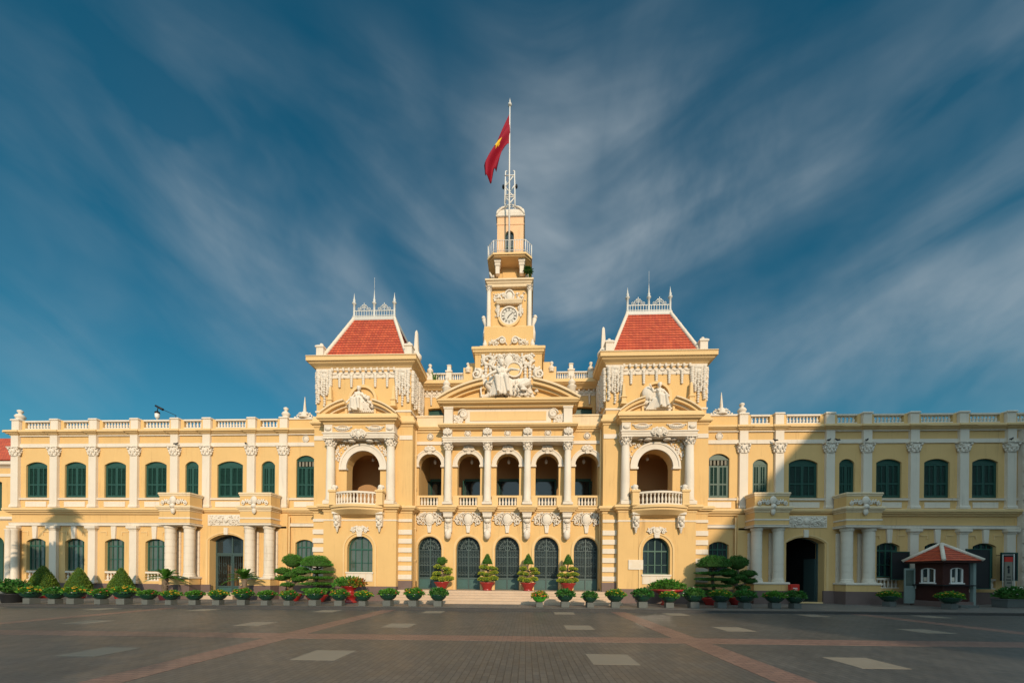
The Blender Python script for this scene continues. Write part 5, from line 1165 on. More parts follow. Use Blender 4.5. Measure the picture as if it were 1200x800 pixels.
head(b, (x0 - 1.42, yb - .16, zb + 1.32), .16, (-.4, -1, 0)); cap(b, (x0 - 1.33, yb - .1, zb + 1.1), (x0 - 1.4, yb - .12, zb + 1.22), .08, .07)
cap(b, (x0 - 1.38, yb - .2, zb + .98), (x0 - 1.55, yb - .28, zb + .58), .085, .065); cap(b, (x0 - 1.55, yb - .28, zb + .58), (x0 - 1.5, yb - .38, zb + .2), .065, .045); hand(b, (x0 - 1.49, yb - .4, zb + .16), (0, -.3, -1), .05)
cap(b, (x0 - 1.12, yb - .26, zb + .95), (x0 - .82, yb - .42, zb + .85), .085, .06); cap(b, (x0 - .82, yb - .42, zb + .85), (x0 - .6, yb - .46, zb + 1.05), .06, .04); hand(b, (x0 - .57, yb - .47, zb + 1.09), (.5, -.1, .8), .05)
remesh(b, 'carved_figure', M['stucco'], group)
b = MB(); beast(b, (x0 + 1.18, yb - .1, zb + .25), -1, 1.5); cap(b, (x0 + 1.2, yb, zb + .85), (x0 + 1.62, yb - .05, zb + .12), .3, .16); remesh(b, 'carved_lion', M['stucco'], group)
b = MB(); rnd = random.Random(9)
for q_ in range(30): b.ball((x0 + rnd.uniform(.05, 1.5), yb - .38 + rnd.uniform(-.08, .08), zb + rnd.uniform(.0, .3)), rnd.uniform(.06, .14), .1, rnd.uniform(.06, .13), 7, 5)
for q_ in (.35, .72, 1.1): b.tube(spiral((x0 + q_, yb - .46, zb + .28), .2, 1.4, 1, q_ * 3), .05, 6)
b.build('carved_scrolls', M['stucco'], group)
b = MB(); child(b, (x0 + .62, yb - .42, zb + .12), .95, (-.4, -1, 0)); remesh(b, 'carved_child', M['stucco'], group)
b = MB(); b.extr([(x0 + .45 + .42 * cos(a) * (1 if sin(a) > -.2 else .8), 14.55 + .42 * sin(a)) for a in [2 * pi * i / 20 for i in range(20)]], .1, .36); b.build('shield', M['yellow_light'], group)
b = MB(); b.tube([(x0 + .45 + .46 * cos(a), .1, 14.55 + .46 * sin(a)) for a in [2 * pi * i / 20 for i in range(21)]], .07, 6); swag(b, x0 - 1.0, x0 - .3, .2, 14.9, .2, .12, 7); b.build('shield_wreath', M['stucco'], group)
for s in (-1, 1):
    X = s * 8.815; sg = MB()
    for i in range(34):
        rnd = random.Random(200 + i); sg.ball((X + rnd.uniform(-.75, .78), -1.02 + rnd.uniform(-.15, .2), 11.25 + rnd.uniform(0, .75)), rnd.uniform(.1, .2), .15, rnd.uniform(.07, .16), 8, 5)
    sg.box(X - .72, X + .72, -1.2, -.8, 11.17, 11.4)
    if s < 0:
        woman(sg, (X - .22, -1.05, 11.36), 1.95, .05, True, ((-.36, -.1, .75), (-.44, -.3, .5)), ((.34, -.1, .8), (.5, -.25, .68)), (.4, -1, -.1), .36, 5)
    else:
        woman(sg, (X + .16, -1.05, 11.36), 1.95, -.04, True, ((-.36, -.1, .95), (-.5, -.2, 1.15)), ((.34, -.1, .8), (.3, -.36, .6)), (-.4, -1, 0), .36, 6)
        sg.ball((X - .5, -.98, 12.42), .38, .2, .42, 14, 10)
    for q_ in range(10):
        t_ = q_ / 9; rnd = random.Random(500 + q_); a_, b_ = (-.35, .75) if s < 0 else (.35, -.75)
        sg.tube([(X + a_ * .3 + .25 * (t_ - .5), -1.28, 12.3), (X + lerp(a_, b_, t_ * .6), -1.4, 11.8 + rnd.uniform(-.05, .1)), (X + lerp(a_, b_, t_), -1.3, 11.3)], [.04, .075, .06], 6)
        sg.ball((X + lerp(-.75, .75, t_), -.95, 11.55 + .75 * sin(pi * t_) + rnd.uniform(-.1, .1)), rnd.uniform(.12, .2), .14, rnd.uniform(.12, .2), 8, 5)
    gq = remesh(sg, 'carved_woman', M['stucco'], H, .022)
    b = MB(); child(b, (X + (.42 if s < 0 else -.45), -1.12, 11.45), .95 if s < 0 else .7, (-.3 if s < 0 else .3, -1, 0)); 
    remesh(b, 'carved_child', M['stucco'], gq, .024)
    if s < 0: b = MB(); child(b, (X + .2, -1.0, 11.75), .8, (.3, -1, 0)); remesh(b, 'carved_child', M['stucco'], gq, .024)

# ------------------------------------------------------------------ entrance steps
st = MB()
for i in range(5): st.box(-6.45, 6.45, -2.75 + i * .34, .1, (.1 if i else -.3) + i * .128 + .0005, .1 + (i + 1) * .128)
P('entrance_steps', st, M['step'])

# ------------------------------------------------------------------ neighbour on the left edge
nb = tag(empty('neighbouring_building', (-37.5, 3, 0.1)), 'ochre neighbouring building with a red roof at the far left edge', 'building')
def PN(name, mb, m): 
    o = mb.build(name, m, nb); o.location = (37.5, -3, -.1); return o
wl = MB(); wall(wl, -46, -33.6, .1, 5.3, 1.5, 2.1, [(-36.25, .6, .9, 3.6, .5), (-39.5, .6, .9, 3.6, .5)]); wall(wl, -46, -33.6, 5.3, 9.1, 1.5, 2.1, [(-36.4, .55, 5.9, 7.9, .12), (-39.6, .55, 5.9, 7.9, .12)]); wl.box(-46, -33.6, 2.1, 9, 9.0, 9.1); wl.box(-34.1, -33.6, 2.1, 9, .1, 9.0); PN('wall', wl, M['yellow'])
c = MB(); c.sweep(-46, -33.6, 1.5, 9, [(.0, 8.9), (.1, 9.0), (.3, 9.1), (.32, 9.3), (.0, 9.36)]); c.sweep(-46, -33.6, 1.5, 3, [(.0, 5.2), (.15, 5.3), (.15, 5.45), (0, 5.5)]); c.box(-46, -33.6, 1.44, 1.52, 8.3, 8.5); PN('cornice', c, M['cream'])
r_ = MB(); r_.add([(-46.5, 1.1, 9.36), (-33.2, 1.1, 9.36), (-33.2, 9, 9.36), (-46.5, 9, 9.36), (-42.5, 5, 12.4), (-36.6, 5, 12.4)], [(0, 1, 5, 4), (1, 2, 5), (2, 3, 4, 5), (3, 0, 4), (3, 2, 1, 0)]); PN('roof', r_, M['tile'])
for x, z0, z1, ri, hw in ((-36.25, .9, 3.6, .5, .6), (-39.5, .9, 3.6, .5, .6), (-36.4, 5.9, 7.9, .12, .55), (-39.6, 5.9, 7.9, .12, .55)):
    f = MB(); arch_panel(f, x, hw, z0, z1, ri, 1.85, 1.9); arch_frame(f, x, hw, z0, z1, ri, 1.8, 1.86, .07); f.box(x - .03, x + .03, 1.81, 1.86, z0, z1); PN('window', f, M['green'])

# ------------------------------------------------------------------ plants
def leaves_on(mb, rnd, n, pick, ln, wd, up=.25):
    for _ in range(n):
        c, nrm = pick(); d = (nrm + Vector((rnd.uniform(-1, 1), rnd.uniform(-1, 1), rnd.uniform(-1, 1) + up)) * .75).normalized()
        sd = d.cross(Vector((rnd.uniform(-1, 1), rnd.uniform(-1, 1), rnd.uniform(-1, 1)))).normalized()
        k = rnd.uniform(.6, 1.25); mb.leaf(c, d, sd, ln * k, wd * k)
def ell(rnd, c, rx, ry, rz, zmin=-1.0, inner=.78):
    def f():
        while True:
            v = Vector((rnd.gauss(0, 1), rnd.gauss(0, 1), rnd.gauss(0, 1))).normalized()
            if v.z >= zmin: break
        k = rnd.uniform(inner, 1.02); wob = 1 + .08 * sin(5 * v.x + 3 * v.y + c[0] * 7) * cos(4 * v.z + c[2] * 5)
        return Vector((c[0] + v.x * rx * k * wob, c[1] + v.y * ry * k * wob, c[2] + v.z * rz * k * wob)), v
    return f
def pad(name, c, rx, ry, rz, m, par, seed, dens=900, ln=.07, wd=.026, zmin=-.35, core=.86, flat=False):
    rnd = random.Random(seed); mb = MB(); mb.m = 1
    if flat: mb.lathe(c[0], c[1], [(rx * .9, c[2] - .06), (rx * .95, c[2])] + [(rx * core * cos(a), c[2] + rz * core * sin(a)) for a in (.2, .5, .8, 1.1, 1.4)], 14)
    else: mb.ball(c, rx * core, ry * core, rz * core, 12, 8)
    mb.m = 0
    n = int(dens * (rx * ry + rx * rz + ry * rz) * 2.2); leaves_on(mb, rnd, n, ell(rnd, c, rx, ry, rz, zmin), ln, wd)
    return mb.build(name, [m, M['core']], par)

# flower planter: glazed bowl on a stone block
def planter_proto(kind, seed):
    rnd = random.Random(seed)
    root = empty('flower_planter')
    bk = MB(); bk.sweep(-.19, .19, -.19, .19, [(-.01, 0), (0, .01), (0, .275), (-.01, .285), (-.03, .29)]); bk.build('stone_block', M['block'], root)
    bl = MB(); bl.lathe(0, 0, [(.17, .29), (.19, .30), (.29, .37), (.36, .46), (.39, .55), (.41, .58), (.41, .61), (.37, .61), (.34, .57)], 20); 
    bl.build('bowl', M[{'lime': 'pot_lime'}.get(kind, 'pot_green')], root)
    so = MB(); so.lathe(0, 0, [(.345, .57), (.345, .585)], 16); so.build('soil', M['soil'], root)
    h = {'low': .22, 'tall': .34, 'yellow': .24, 'mixed': .27, 'lime': .3, 'bare': .28}[kind]
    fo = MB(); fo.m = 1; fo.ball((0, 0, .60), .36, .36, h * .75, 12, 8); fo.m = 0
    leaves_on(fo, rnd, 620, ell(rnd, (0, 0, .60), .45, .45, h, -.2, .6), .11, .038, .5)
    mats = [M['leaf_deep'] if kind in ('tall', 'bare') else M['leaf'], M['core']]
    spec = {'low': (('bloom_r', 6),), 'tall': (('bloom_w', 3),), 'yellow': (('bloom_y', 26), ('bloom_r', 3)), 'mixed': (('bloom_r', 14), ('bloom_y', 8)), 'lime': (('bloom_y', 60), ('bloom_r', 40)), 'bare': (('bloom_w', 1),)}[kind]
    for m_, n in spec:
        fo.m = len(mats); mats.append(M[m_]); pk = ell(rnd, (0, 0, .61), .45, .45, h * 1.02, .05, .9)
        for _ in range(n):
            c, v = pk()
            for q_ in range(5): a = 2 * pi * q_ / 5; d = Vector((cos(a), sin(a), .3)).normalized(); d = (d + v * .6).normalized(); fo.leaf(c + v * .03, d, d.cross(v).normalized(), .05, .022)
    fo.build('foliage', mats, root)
    return root
PROTO = {}
def planter(x, y, kind, label, k=1.0, rz=0.0):
    if kind not in PROTO: o = planter_proto(kind, len(PROTO) + 3); PROTO[kind] = o
    else: o = dup(PROTO[kind])
    o.location = (x, y, gz(x)); o.rotation_euler.z = rz; o.scale = (k, k, k * .95)
    tag(o, label, 'planter', 'flower planters lined up along the facade')
rp = random.Random(77)
PL = [(37, 'yellow', 'planter of yellow flowers before the first clipped cone from the left'),
 (65, 'tall', 'leafy green planter between the two clipped cones at the far left'),
 (88, 'yellow', 'planter with yellow blooms before the middle clipped cone'),
 (119, 'mixed', 'planter of red and yellow flowers left of the third clipped cone'),
 (146, 'yellow', 'planter of yellow flowers just right of the third clipped cone'),
 (173.7, 'low', 'low green planter left of the leftmost sago palm'),
 (200.5, 'yellow', 'planter with yellow blooms before the leftmost sago palm'),
 (228, 'low', 'green planter before the column pair left of the iron carriage door'),
 (256, 'yellow', 'planter crowded with yellow blooms before the iron carriage door steps'),
 (285, 'mixed', 'red flowered planter before the sago palm right of the carriage door'),
 (312.5, 'low', 'plain green planter under the column right of the sago palm'),
 (338.7, 'mixed', 'red flowered planter before the cloud pine on the left'),
 (369, 'low', 'low green planter before the layered dome topiary on the left'),
 (398, 'mixed', 'red and yellow planter left of the red tiered urn'),
 (426, 'yellow', 'planter with yellow blooms right of the red tiered urn'),
 (455, 'low', 'planter with few red blooms at the left end of the steps'),
 (485, 'mixed', 'red flowered planter before the leftmost arched gate'),
 (513.7, 'tall', 'dark leafy planter below the leftmost red bonsai bowl'),
 (632, 'lime', 'bright lime green bowl of yellow and red flowers before the steps'),
 (662, 'bare', 'wide green planter below the rightmost red bonsai bowl'),
 (691, 'tall', 'tall leafy planter before the rightmost arched gate'),
 (721, 'yellow', 'yellow flowered planter at the right end of the steps'),
 (752.5, 'bare', 'tall green planter under the marble plaque'),
 (784, 'yellow', 'yellow flowered planter before the wide red basin'),
 (812.5, 'tall', 'dark planter with white blooms left of the right layered topiary'),
 (844, 'yellow', 'yellow flowered planter before the right layered topiary'),
 (872.5, 'bare', 'shaded green planter before the cloud pine on the right'),
 (907.5, 'low', 'shaded planter with the red box behind it'),
 (931.5, 'tall', 'shaded leafy planter before the dark open carriage door'),
 (1042, 'yellow', 'shaded planter under the balustraded window left of the guard booth'),
 (1107.5, 'yellow', 'shaded planter before the guard booth windows')]
PXY = [(-24.02, -4.95), (-22.78, -4.92), (-21.77, -4.89), (-20.4, -4.85), (-19.22, -4.82), (-18.0, -4.78), (-16.82, -4.75), (-15.62, -4.71), (-14.4, -4.68), (-13.13, -4.64), (-11.93, -4.61), (-10.79, -4.58), (-9.47, -4.54), (-8.21, -4.5), (-7.0, -4.47), (-5.74, -4.43), (-4.44, -4.39), (-3.2, -4.36), (1.89, -4.21), (3.18, -4.17), (4.42, -4.14), (5.7, -4.1), (7.05, -4.06), (8.39, -4.02), (9.61, -3.98), (10.95, -3.94), (12.16, -3.91), (13.64, -3.87), (14.66, -3.84), (21.01, -2.0), (22.56, -3.4)]
for (x, y), (_, kind, label) in zip(PXY, PL): planter(x, y, kind, label, rp.uniform(.86, 1.10), rp.choice((0, .05, -.06, .12, -.1)))

# clipped cones in red pots
def cone_proto():
    rnd = random.Random(41); root = empty('clipped_cone'); R0, H0 = .66, 1.38
    p = MB(); p.lathe(0, 0, [(.26, 0), (.28, .03), (.34, .3), (.40, .42), (.42, .44), (.42, .48), (.37, .48), (.35, .42)], 20); p.build('pot', M['pot_red'], root)
    prof = lambda t: R0 * (.86 + .14 * min(1, t * 6)) * (1 - t) ** .82 if t > .0 else R0 * .8
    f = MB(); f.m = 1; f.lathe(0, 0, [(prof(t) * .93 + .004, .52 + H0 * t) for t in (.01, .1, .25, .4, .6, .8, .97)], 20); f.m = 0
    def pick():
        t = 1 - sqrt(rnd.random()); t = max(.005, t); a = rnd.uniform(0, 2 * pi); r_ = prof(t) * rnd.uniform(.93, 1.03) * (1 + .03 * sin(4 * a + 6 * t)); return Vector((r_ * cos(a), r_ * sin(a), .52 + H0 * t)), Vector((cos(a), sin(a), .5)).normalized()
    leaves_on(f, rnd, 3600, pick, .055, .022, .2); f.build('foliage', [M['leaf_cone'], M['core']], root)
    return root
co = cone_proto()
for i, (x, y, k, lb) in enumerate(((-28.9, -1.15, 1.1, 'clipped green cone in the tree shade at the far left window'), (-26.55, -1.15, .98, 'clipped green cone standing in the sun, middle one of the three'), (-23.8, -1.15, .98, 'clipped green cone left of the leftmost sago palm'))):
    o = co if i == 0 else dup(co); o.location = (x, y, gz(x)); o.scale = (k, k, k * 1.04 if i else 1.08); o.rotation_euler.z = i * 1.3; tag(o, lb, 'topiary', 'clipped cones before the left wing')

# sago palms
def sago(x, y, lean, seed, label):
    rnd = random.Random(seed); root = empty('sago_palm', (x, y, gz(x)))
    p = MB(); p.lathe(0, 0, [(.22, 0), (.24, .03), (.32, .34), (.36, .46), (.36, .5), (.3, .5)], 18); p.build('pot', M['pot_purple'], root)
    t = MB(); t.tube([(0, 0, .4), (lean * .3, 0, .8), (lean, 0, 1.28)], [.15, .13, .13], 10)
    for _ in range(60): z = rnd.uniform(.5, 1.25); a = rnd.uniform(0, 6.28); t.ball((lean * (z - .4) / .9 + .13 * cos(a), .13 * sin(a), z), .045, .045, .03, 5, 4)
    t.build('trunk', M['bark'], root)
    for _ in range(34):
        f = MB(); a = rnd.uniform(0, 2 * pi); e = rnd.uniform(.2, 1.35); ln = rnd.uniform(.8, 1.05); pts = []
        for i in range(9):
            q_ = i / 8; r_ = ln * q_ * cos(e) + .0; z = 1.28 + ln * q_ * sin(e) - .55 * ln * q_ * q_ * (1.1 - .3 * e); pts.append(Vector((lean + r_ * cos(a) * 1.15, r_ * sin(a) * 1.15, z)))
        f.tube(pts, [.012 - .001 * i for i in range(9)], 4)
        sd = Vector((-sin(a), cos(a), 0))
        for i in range(1, 34):
            q_ = i / 34; c = pts[min(7, int(q_ * 8))].lerp(pts[min(8, int(q_ * 8) + 1)], q_ * 8 - int(q_ * 8)); d0 = (pts[8] - pts[0]).normalized()
            for s_ in (-1, 1): f.leaf(c, (sd * s_ + d0 * .55 + Vector((0, 0, .25))).normalized(), d0, .19 * (1.05 - .75 * abs(q_ - .4)), .02)
        f.build('frond', M['leaf'], root)
    tag(root, label, 'palm', 'sago palms beside the carriage door')
sago(-20.2, -1.9, .05, 3, 'sago palm before the column pair left of the iron carriage door'); sago(-15.3, -1.9, -.03, 8, 'sago palm before the right side of the iron carriage door')

# layered dome topiary and cloud pines
def layered(x, y, k, label, m, potm):
    root = empty('layered_topiary', (x, y, gz(x)))
    p = MB(); p.lathe(0, 0, [(.36, 0), (.38, .04), (.52, .26), (.58, .36), (.58, .42), (.5, .42), (.48, .36)], 22); p.build('pot', M[potm], root)
    t = MB(); t.tube([(0, 0, .35), (.05, 0, .8), (-.04, 0, 1.3), (.02, 0, 2.1)], [.11, .1, .085, .06], 8)
    for z, r_ in ((.78, .7), (1.1, .75), (1.42, .75), (1.72, .7), (2.0, .6)):
        for q_ in range(5): a = q_ * 1.257 + z; t.tube([(0, 0, z - .12), (r_ * .5 * cos(a), r_ * .5 * sin(a), z - .05), (r_ * .85 * cos(a), r_ * .85 * sin(a), z)], [.04, .03, .015], 5)
    t.build('trunk', M['bark'], root)
    for i, (z, r_, h_) in enumerate(((.70, .84, .13), (1.04, .88, .10), (1.38, .90, .10), (1.71, .88, .10))): pad('foliage_tier', (0, 0, z), r_, r_, h_ * .62, m, root, 60 + i, 1100, .05, .022, -.9, .8)
    pad('foliage_dome', (0, 0, 2.08), .80, .80, .58, m, root, 70, 900, .055, .024, -.04, .86, True)
    root.scale = (k, k, k); tag(root, label, 'topiary', 'layered dome topiaries')
layered(-10.72, -2.3, 1.0, 'tall layered dome topiary left of the red tiered urn', M['leaf'], 'pot_red')
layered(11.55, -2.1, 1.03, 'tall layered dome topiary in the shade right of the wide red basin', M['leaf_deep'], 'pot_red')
def cloud(x, y, side, label, m, potm, seed):
    root = empty('cloud_pine', (x, y, gz(x))); rnd = random.Random(seed)
    p = MB(); p.lathe(0, 0, [(.28, 0), (.3, .04), (.42, .25), (.48, .36), (.48, .42), (.42, .42)], 20); p.build('pot', M[potm], root)
    t = MB(); pts = [(0, 0, .35), (-side * .12, 0, .8), (side * .1, 0, 1.25), (-side * .05, 0, 1.7), (side * .02, 0, 2.25)]; t.tube(pts, [.13, .12, .1, .08, .05], 8)
    P_ = [(0, 0, 2.32, .52, .42), (-side * .55, -.05, 1.72, .42, .22), (side * .5, 0, 1.75, .45, .25), (-side * .66, .0, 1.32, .36, .17), (side * .42, -.1, 1.28, .42, .2), (side * .05, -.25, 1.52, .36, .18), (-side * .2, -.2, .95, .34, .13)]
    for a, b, z, r_, h_ in P_[1:]: t.tube([(0, 0, z - .3), (a * .5, b * .5, z - .16), (a, b, z - .05)], [.06, .045, .025], 6)
    t.build('trunk', M['bark'], root)
    for i, (a, b, z, r_, h_) in enumerate(P_): pad('foliage_cloud', (a, b, z), r_, r_, h_, m, root, seed + i, 800, .07, .024, -.3)
    tag(root, label, 'topiary', 'cloud pruned pines')
cloud(-12.4, -1.9, 1, 'cloud pruned pine under the window left of the layered dome topiary', M['leaf'], 'pot_red', 90)
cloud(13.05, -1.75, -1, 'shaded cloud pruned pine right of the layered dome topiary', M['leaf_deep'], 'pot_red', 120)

# bonsai in red bowls on the steps
def bonsai(x, seed, label, cone):
    root = empty('bonsai', (x, -.85, .742)); rnd = random.Random(seed)
    b = MB(); b.lathe(0, 0, [(.27, 0), (.28, .05), (.25, .09), (.27, .12), (.36, .30), (.44, .42), (.47, .45), (.47, .49), (.43, .49), (.40, .44)], 24); b.build('bowl', M['pot_red'], root)
    s_ = MB(); s_.lathe(0, 0, [(.42, .44), (.42, .455)], 16); s_.build('soil', M['soil'], root)
    t = MB(); pts = [(.02, 0, .42), (-.1, 0, .72), (.1, 0, 1.0), (-.05, 0, 1.3), (.0, 0, 1.62), (0, 0, 1.9)]; t.tube(pts, [.08, .07, .06, .05, .035, .02], 8)
    P_ = [(-.36, -.1, .66, .27, .13), (.38, -.05, .68, .3, .13), (.02, -.3, .62, .26, .13), (-.36, .0, .98, .24, .11), (.34, -.02, 1.02, .29, .12), (-.06, -.26, .95, .2, .1), (.22, -.2, 1.28, .22, .10), (-.24, -.05, 1.32, .25, .12), (.42, .05, 1.26, .16, .08)]
    P_ = [(a + rnd.uniform(-.09, .09), b_ + rnd.uniform(-.05, .05), z + rnd.uniform(-.06, .06), r_ * rnd.uniform(.8, 1.08), h_ * rnd.uniform(1.1, 1.4)) for a, b_, z, r_, h_ in P_]
    for a, b_, z, r_, h_ in P_: t.tube([(0, 0, z - .16), (a * .5, b_ * .5, z - .1), (a, b_, z - .03)], [.035, .028, .014], 5)
    t.build('trunk', M['bark'], root)
    for i, (a, b_, z, r_, h_) in enumerate(P_): pad('foliage_pad', (a, b_, z), r_, r_, h_, M['leaf_lime'], root, seed * 10 + i, 1500, .05, .02, -.4)
    if cone:
        f = MB(); f.m = 1; f.lathe(0, 0, [(.25, 1.6), (.24, 1.72), (.12, 2.02), (.02, 2.2)], 14); f.m = 0
        def pick():
            q_ = 1 - sqrt(rnd.random()); a = rnd.uniform(0, 6.28); r_ = .29 * (1 - q_) ** .75 * rnd.uniform(.92, 1.04); return Vector((r_ * cos(a), r_ * sin(a), 1.58 + .66 * q_)), Vector((cos(a), sin(a), .45)).normalized()
        leaves_on(f, rnd, 900, pick, .05, .02); f.build('foliage_crown', [M['leaf'], M['core']], root)
    else: pad('foliage_crown', (0, 0, 1.72), .3, .3, .27, M['leaf'], root, seed * 10 + 9, 1300, .05, .02, -.3)
    tag(root, label, 'bonsai', 'bonsai in red bowls on the steps')
bonsai(-3.88, 5, 'round topped bonsai in a red bowl right of the leftmost arched gate', False)
bonsai(-1.12, 6, 'cone topped bonsai in a red bowl left of the middle arched gate', True)
bonsai(1.34, 7, 'cone topped bonsai in a red bowl right of the middle arched gate', True)
bonsai(3.72, 8, 'cone topped bonsai in a red bowl left of the rightmost arched gate', True)

# tiered urn and wide basin
r0 = tag(empty('tiered_urn', (-8.62, -2.6, gz(-8.62))), 'red two tiered urn overflowing with yellow and green croton leaves', 'planter')
u = MB(); u.lathe(0, 0, [(.34, 0), (.36, .05), (.26, .12), (.24, .2), (.40, .34), (.54, .44), (.56, .48), (.5, .5), (.28, .52), (.2, .6), (.2, .7), (.34, .8), (.48, .9), (.5, .94), (.44, .94)], 26); u.build('urn', M['pot_red'], r0)
rnd = random.Random(61); f = MB(); f.m = 1; f.ball((0, 0, 1.02), .5, .5, .26, 12, 8); f.m = 0; leaves_on(f, rnd, 700, ell(rnd, (-.1, 0, 1.0), .78, .6, .42, -.25, .55), .16, .045, .4); f.build('foliage', [M['leaf'], M['core']], r0)
f = MB(); leaves_on(f, rnd, 260, ell(rnd, (.36, -.1, 1.0), .5, .5, .36, -.2, .6), .16, .045, .4); f.build('croton_foliage', M['croton'], r0)
r0 = tag(empty('wide_basin', (8.9, -2.5, gz(8.9))), 'wide dark red basin with a low green shrub under the right arched window', 'planter')
u = MB(); u.lathe(0, 0, [(.3, 0), (.34, .06), (.26, .14), (.3, .5), (.5, .66), (.8, .76), (.86, .80), (.86, .88), (.78, .88)], 28); u.build('basin', M['pot_red'], r0)
f = MB(); f.m = 1; f.ball((0, 0, .92), .74, .6, .3, 14, 8); f.m = 0; leaves_on(f, rnd, 1300, ell(rnd, (0, 0, .92), .92, .75, .46, -.1, .6), .13, .04, .4); f.build('foliage', [M['leaf'], M['core']], r0)

# dark shrub at the left edge, and its grey kerb block
r0 = tag(empty('dark_shrub', (-25.9, -4.4, gz(-25.9))), 'dark shrub in a black tub at the far left edge', 'shrub')
u = MB(); u.lathe(0, 0, [(.34, 0), (.36, .04), (.42, .4), (.45, .44), (.45, .48), (.4, .48)], 18); u.build('tub', M['black'], r0)
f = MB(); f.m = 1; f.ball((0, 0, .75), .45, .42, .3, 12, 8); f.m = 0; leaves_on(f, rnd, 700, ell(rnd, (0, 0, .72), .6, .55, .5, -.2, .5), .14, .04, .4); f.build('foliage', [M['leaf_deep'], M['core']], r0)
b = MB(); b.sweep(-29.8, -28.6, -2.6, -2.0, [(-.01, -.1), (0, .0), (0, .42), (-.02, .45)]); b.sweep(-29.6, -28.8, -2.5, -2.1, [(0, .45), (0, .95), (-.02, .98)]); tag(b.build('stone_pedestal', M['block']), 'grey stepped stone pedestal at the left corner of the hall', 'pedestal')

# plants on the roof
for nme, x, y, z, lb in (('roof_plant', -5.02, 1.35, 14.55, 'green palm like plant on the roof balustrade left of the clock tower'),):
    f = MB()
    for i in range(26):
        a = rnd.uniform(0, 6.28); e = rnd.uniform(.4, 1.3); d = Vector((cos(a) * cos(e), sin(a) * cos(e), sin(e))); f.leaf(Vector((x, y, z)), d, d.cross(Vector((0, 0, 1))).normalized(), rnd.uniform(.4, .75), .05)
    tag(f.build(nme, M['leaf']), lb, 'plant')

# ------------------------------------------------------------------ guard booth on the right
BX, BY, BH, BD = 24.2, -1.55, .66, .68                    # centre and half sizes; one face looks at the plaza, one towards the middle of the hall
GB = gz(BX)
bo = tag(empty('guard_booth', (BX, BY, GB)), 'dark red guard booth with a tiled hip roof and two white windows', 'booth')
def PB(name, mb, m, par=None): return mb.build(name, m, par or bo)
b = MB(); b.box(-BH - .12, BH + .12, -BD - .12, BD + .12, 0, .30); PB('plinth', b, M['plinth'])
b = MB()
wall(b, -BH, BH, .30, 2.50, -BD, -BD + .1, [(.02, .31, 1.30, 2.02, .09)]); b.box(-BH, BH, BD - .1, BD, .3, 2.5); b.box(BH - .1, BH, -BD + .1, BD - .1, .3, 2.5)
side = MB(); wall(side, -BD + .1, BD - .1, .30, 2.50, 0, .1, [(0, .33, 1.30, 2.02, .09)])
b.add([(-BH + y, -x, z) for x, y, z in side.v], side.f)
for i in range(8): b.box(-BH - .014, BH + .014, -BD - .014, BD + .014, .36 + i * .11, .445 + i * .11)
PB('wall', b, M['booth'])
def booth_window(x, hw):
    f = MB(); arch_frame(f, 0, hw, 0, .72, .09, -.04, .06, .04); f.box(-.022, .022, -.035, .05, .05, .78); f.box(-hw - .05, hw + .05, -.08, -.0, -.06, 0); o = PB('window', f, M['white_paint'])
    q_ = MB(); arch_panel(q_, 0, hw - .03, .02, .72, .07, .03, .04); q_.build('pane', M['dark_glass'], o)
    n_ = MB(); n_.box(-hw + .08, -hw + .24, .012, .022, .08, .30); n_.build('notice', M['marble'], o)
    return o
o = booth_window(0, .31); o.location = (.02, -BD, 1.30)
o = booth_window(0, .33); o.location = (-BH, 0, 1.30); o.rotation_euler.z = -pi / 2
c_ = MB(); c_.box(-BH - .22, BH + .1, -BD - .24, -BD - .016, 1.14, 1.20); c_.box(-BH - .22, -BH - .016, -BD - .016, BD - .1, 1.14, 1.20); PB('counter', c_, M['black'])
r_ = MB(); e, a0, a1 = BH + .30, 2.50, 3.42; eY = BD + .30
r_.add([(-e, -eY, a0), (e, -eY, a0), (e, eY, a0), (-e, eY, a0), (0, 0, a1)], [(0, 1, 4), (1, 2, 4), (2, 3, 4), (3, 0, 4), (3, 2, 1, 0)])
def rp_(f_, o_): k = 1 - f_; z = lerp(a0, a1, f_); return [(-e * k - o_, -eY * k - o_, z), (e * k + o_, -eY * k - o_, z), (e * k + o_, eY * k + o_, z), (-e * k - o_, eY * k + o_, z)]
for i in range(8): r_.add(rp_(i / 8, .03) + rp_((i + .85) / 8, .0), [(0, 1, 5, 4), (1, 2, 6, 5), (2, 3, 7, 6), (3, 0, 4, 7), (3, 2, 1, 0)])
o = PB('roof', r_, M['tile'])
for sx in (-1, 1):
    for sy in (-1, 1): h = MB(); h.tube([(sx * (e + .05), sy * (eY + .05), a0 + .02), (0, 0, a1 + .04)], .085, 8); h.build('hip_ridge', M['cream'], o)
fa = MB(); fa.sweep(-e + .05, e - .05, -eY + .05, eY - .05, [(0, a0 - .12), (.04, a0 - .11), (.04, a0 - .006)]); PB('fascia', fa, M['booth'])
p_ = MB(); p_.box(BH + .12, BH + .26, -BD - .1, -BD + .04, 0, a0 - .1); PB('post', p_, M['booth_door'])
d_ = MB(); da, dw = -BH - .66, .58
d_.box(da, da + .06, 0, .05, .1, 2.1); d_.box(da + dw - .06, da + dw, 0, .05, .1, 2.1)
for z in (.1, 1.0, 2.0): d_.box(da + .06, da + dw - .06, 0, .05, z, z + .1)
d_.box(da + .06, da + dw - .06, .015, .035, .2, 1.0)
o = PB('door', d_, M['booth_door']); o.location = (0, BD - .1, 0); q_ = MB(); q_.box(da + .06, da + dw - .06, .02, .03, 1.1, 2.0); q_.build('pane', M['glass'], o); q_ = MB(); q_.tube([(da + dw - .03, -.05, .95), (da + dw - .03, -.05, 1.12)], .015, 6); q_.build('handle', M['zinc'], o)
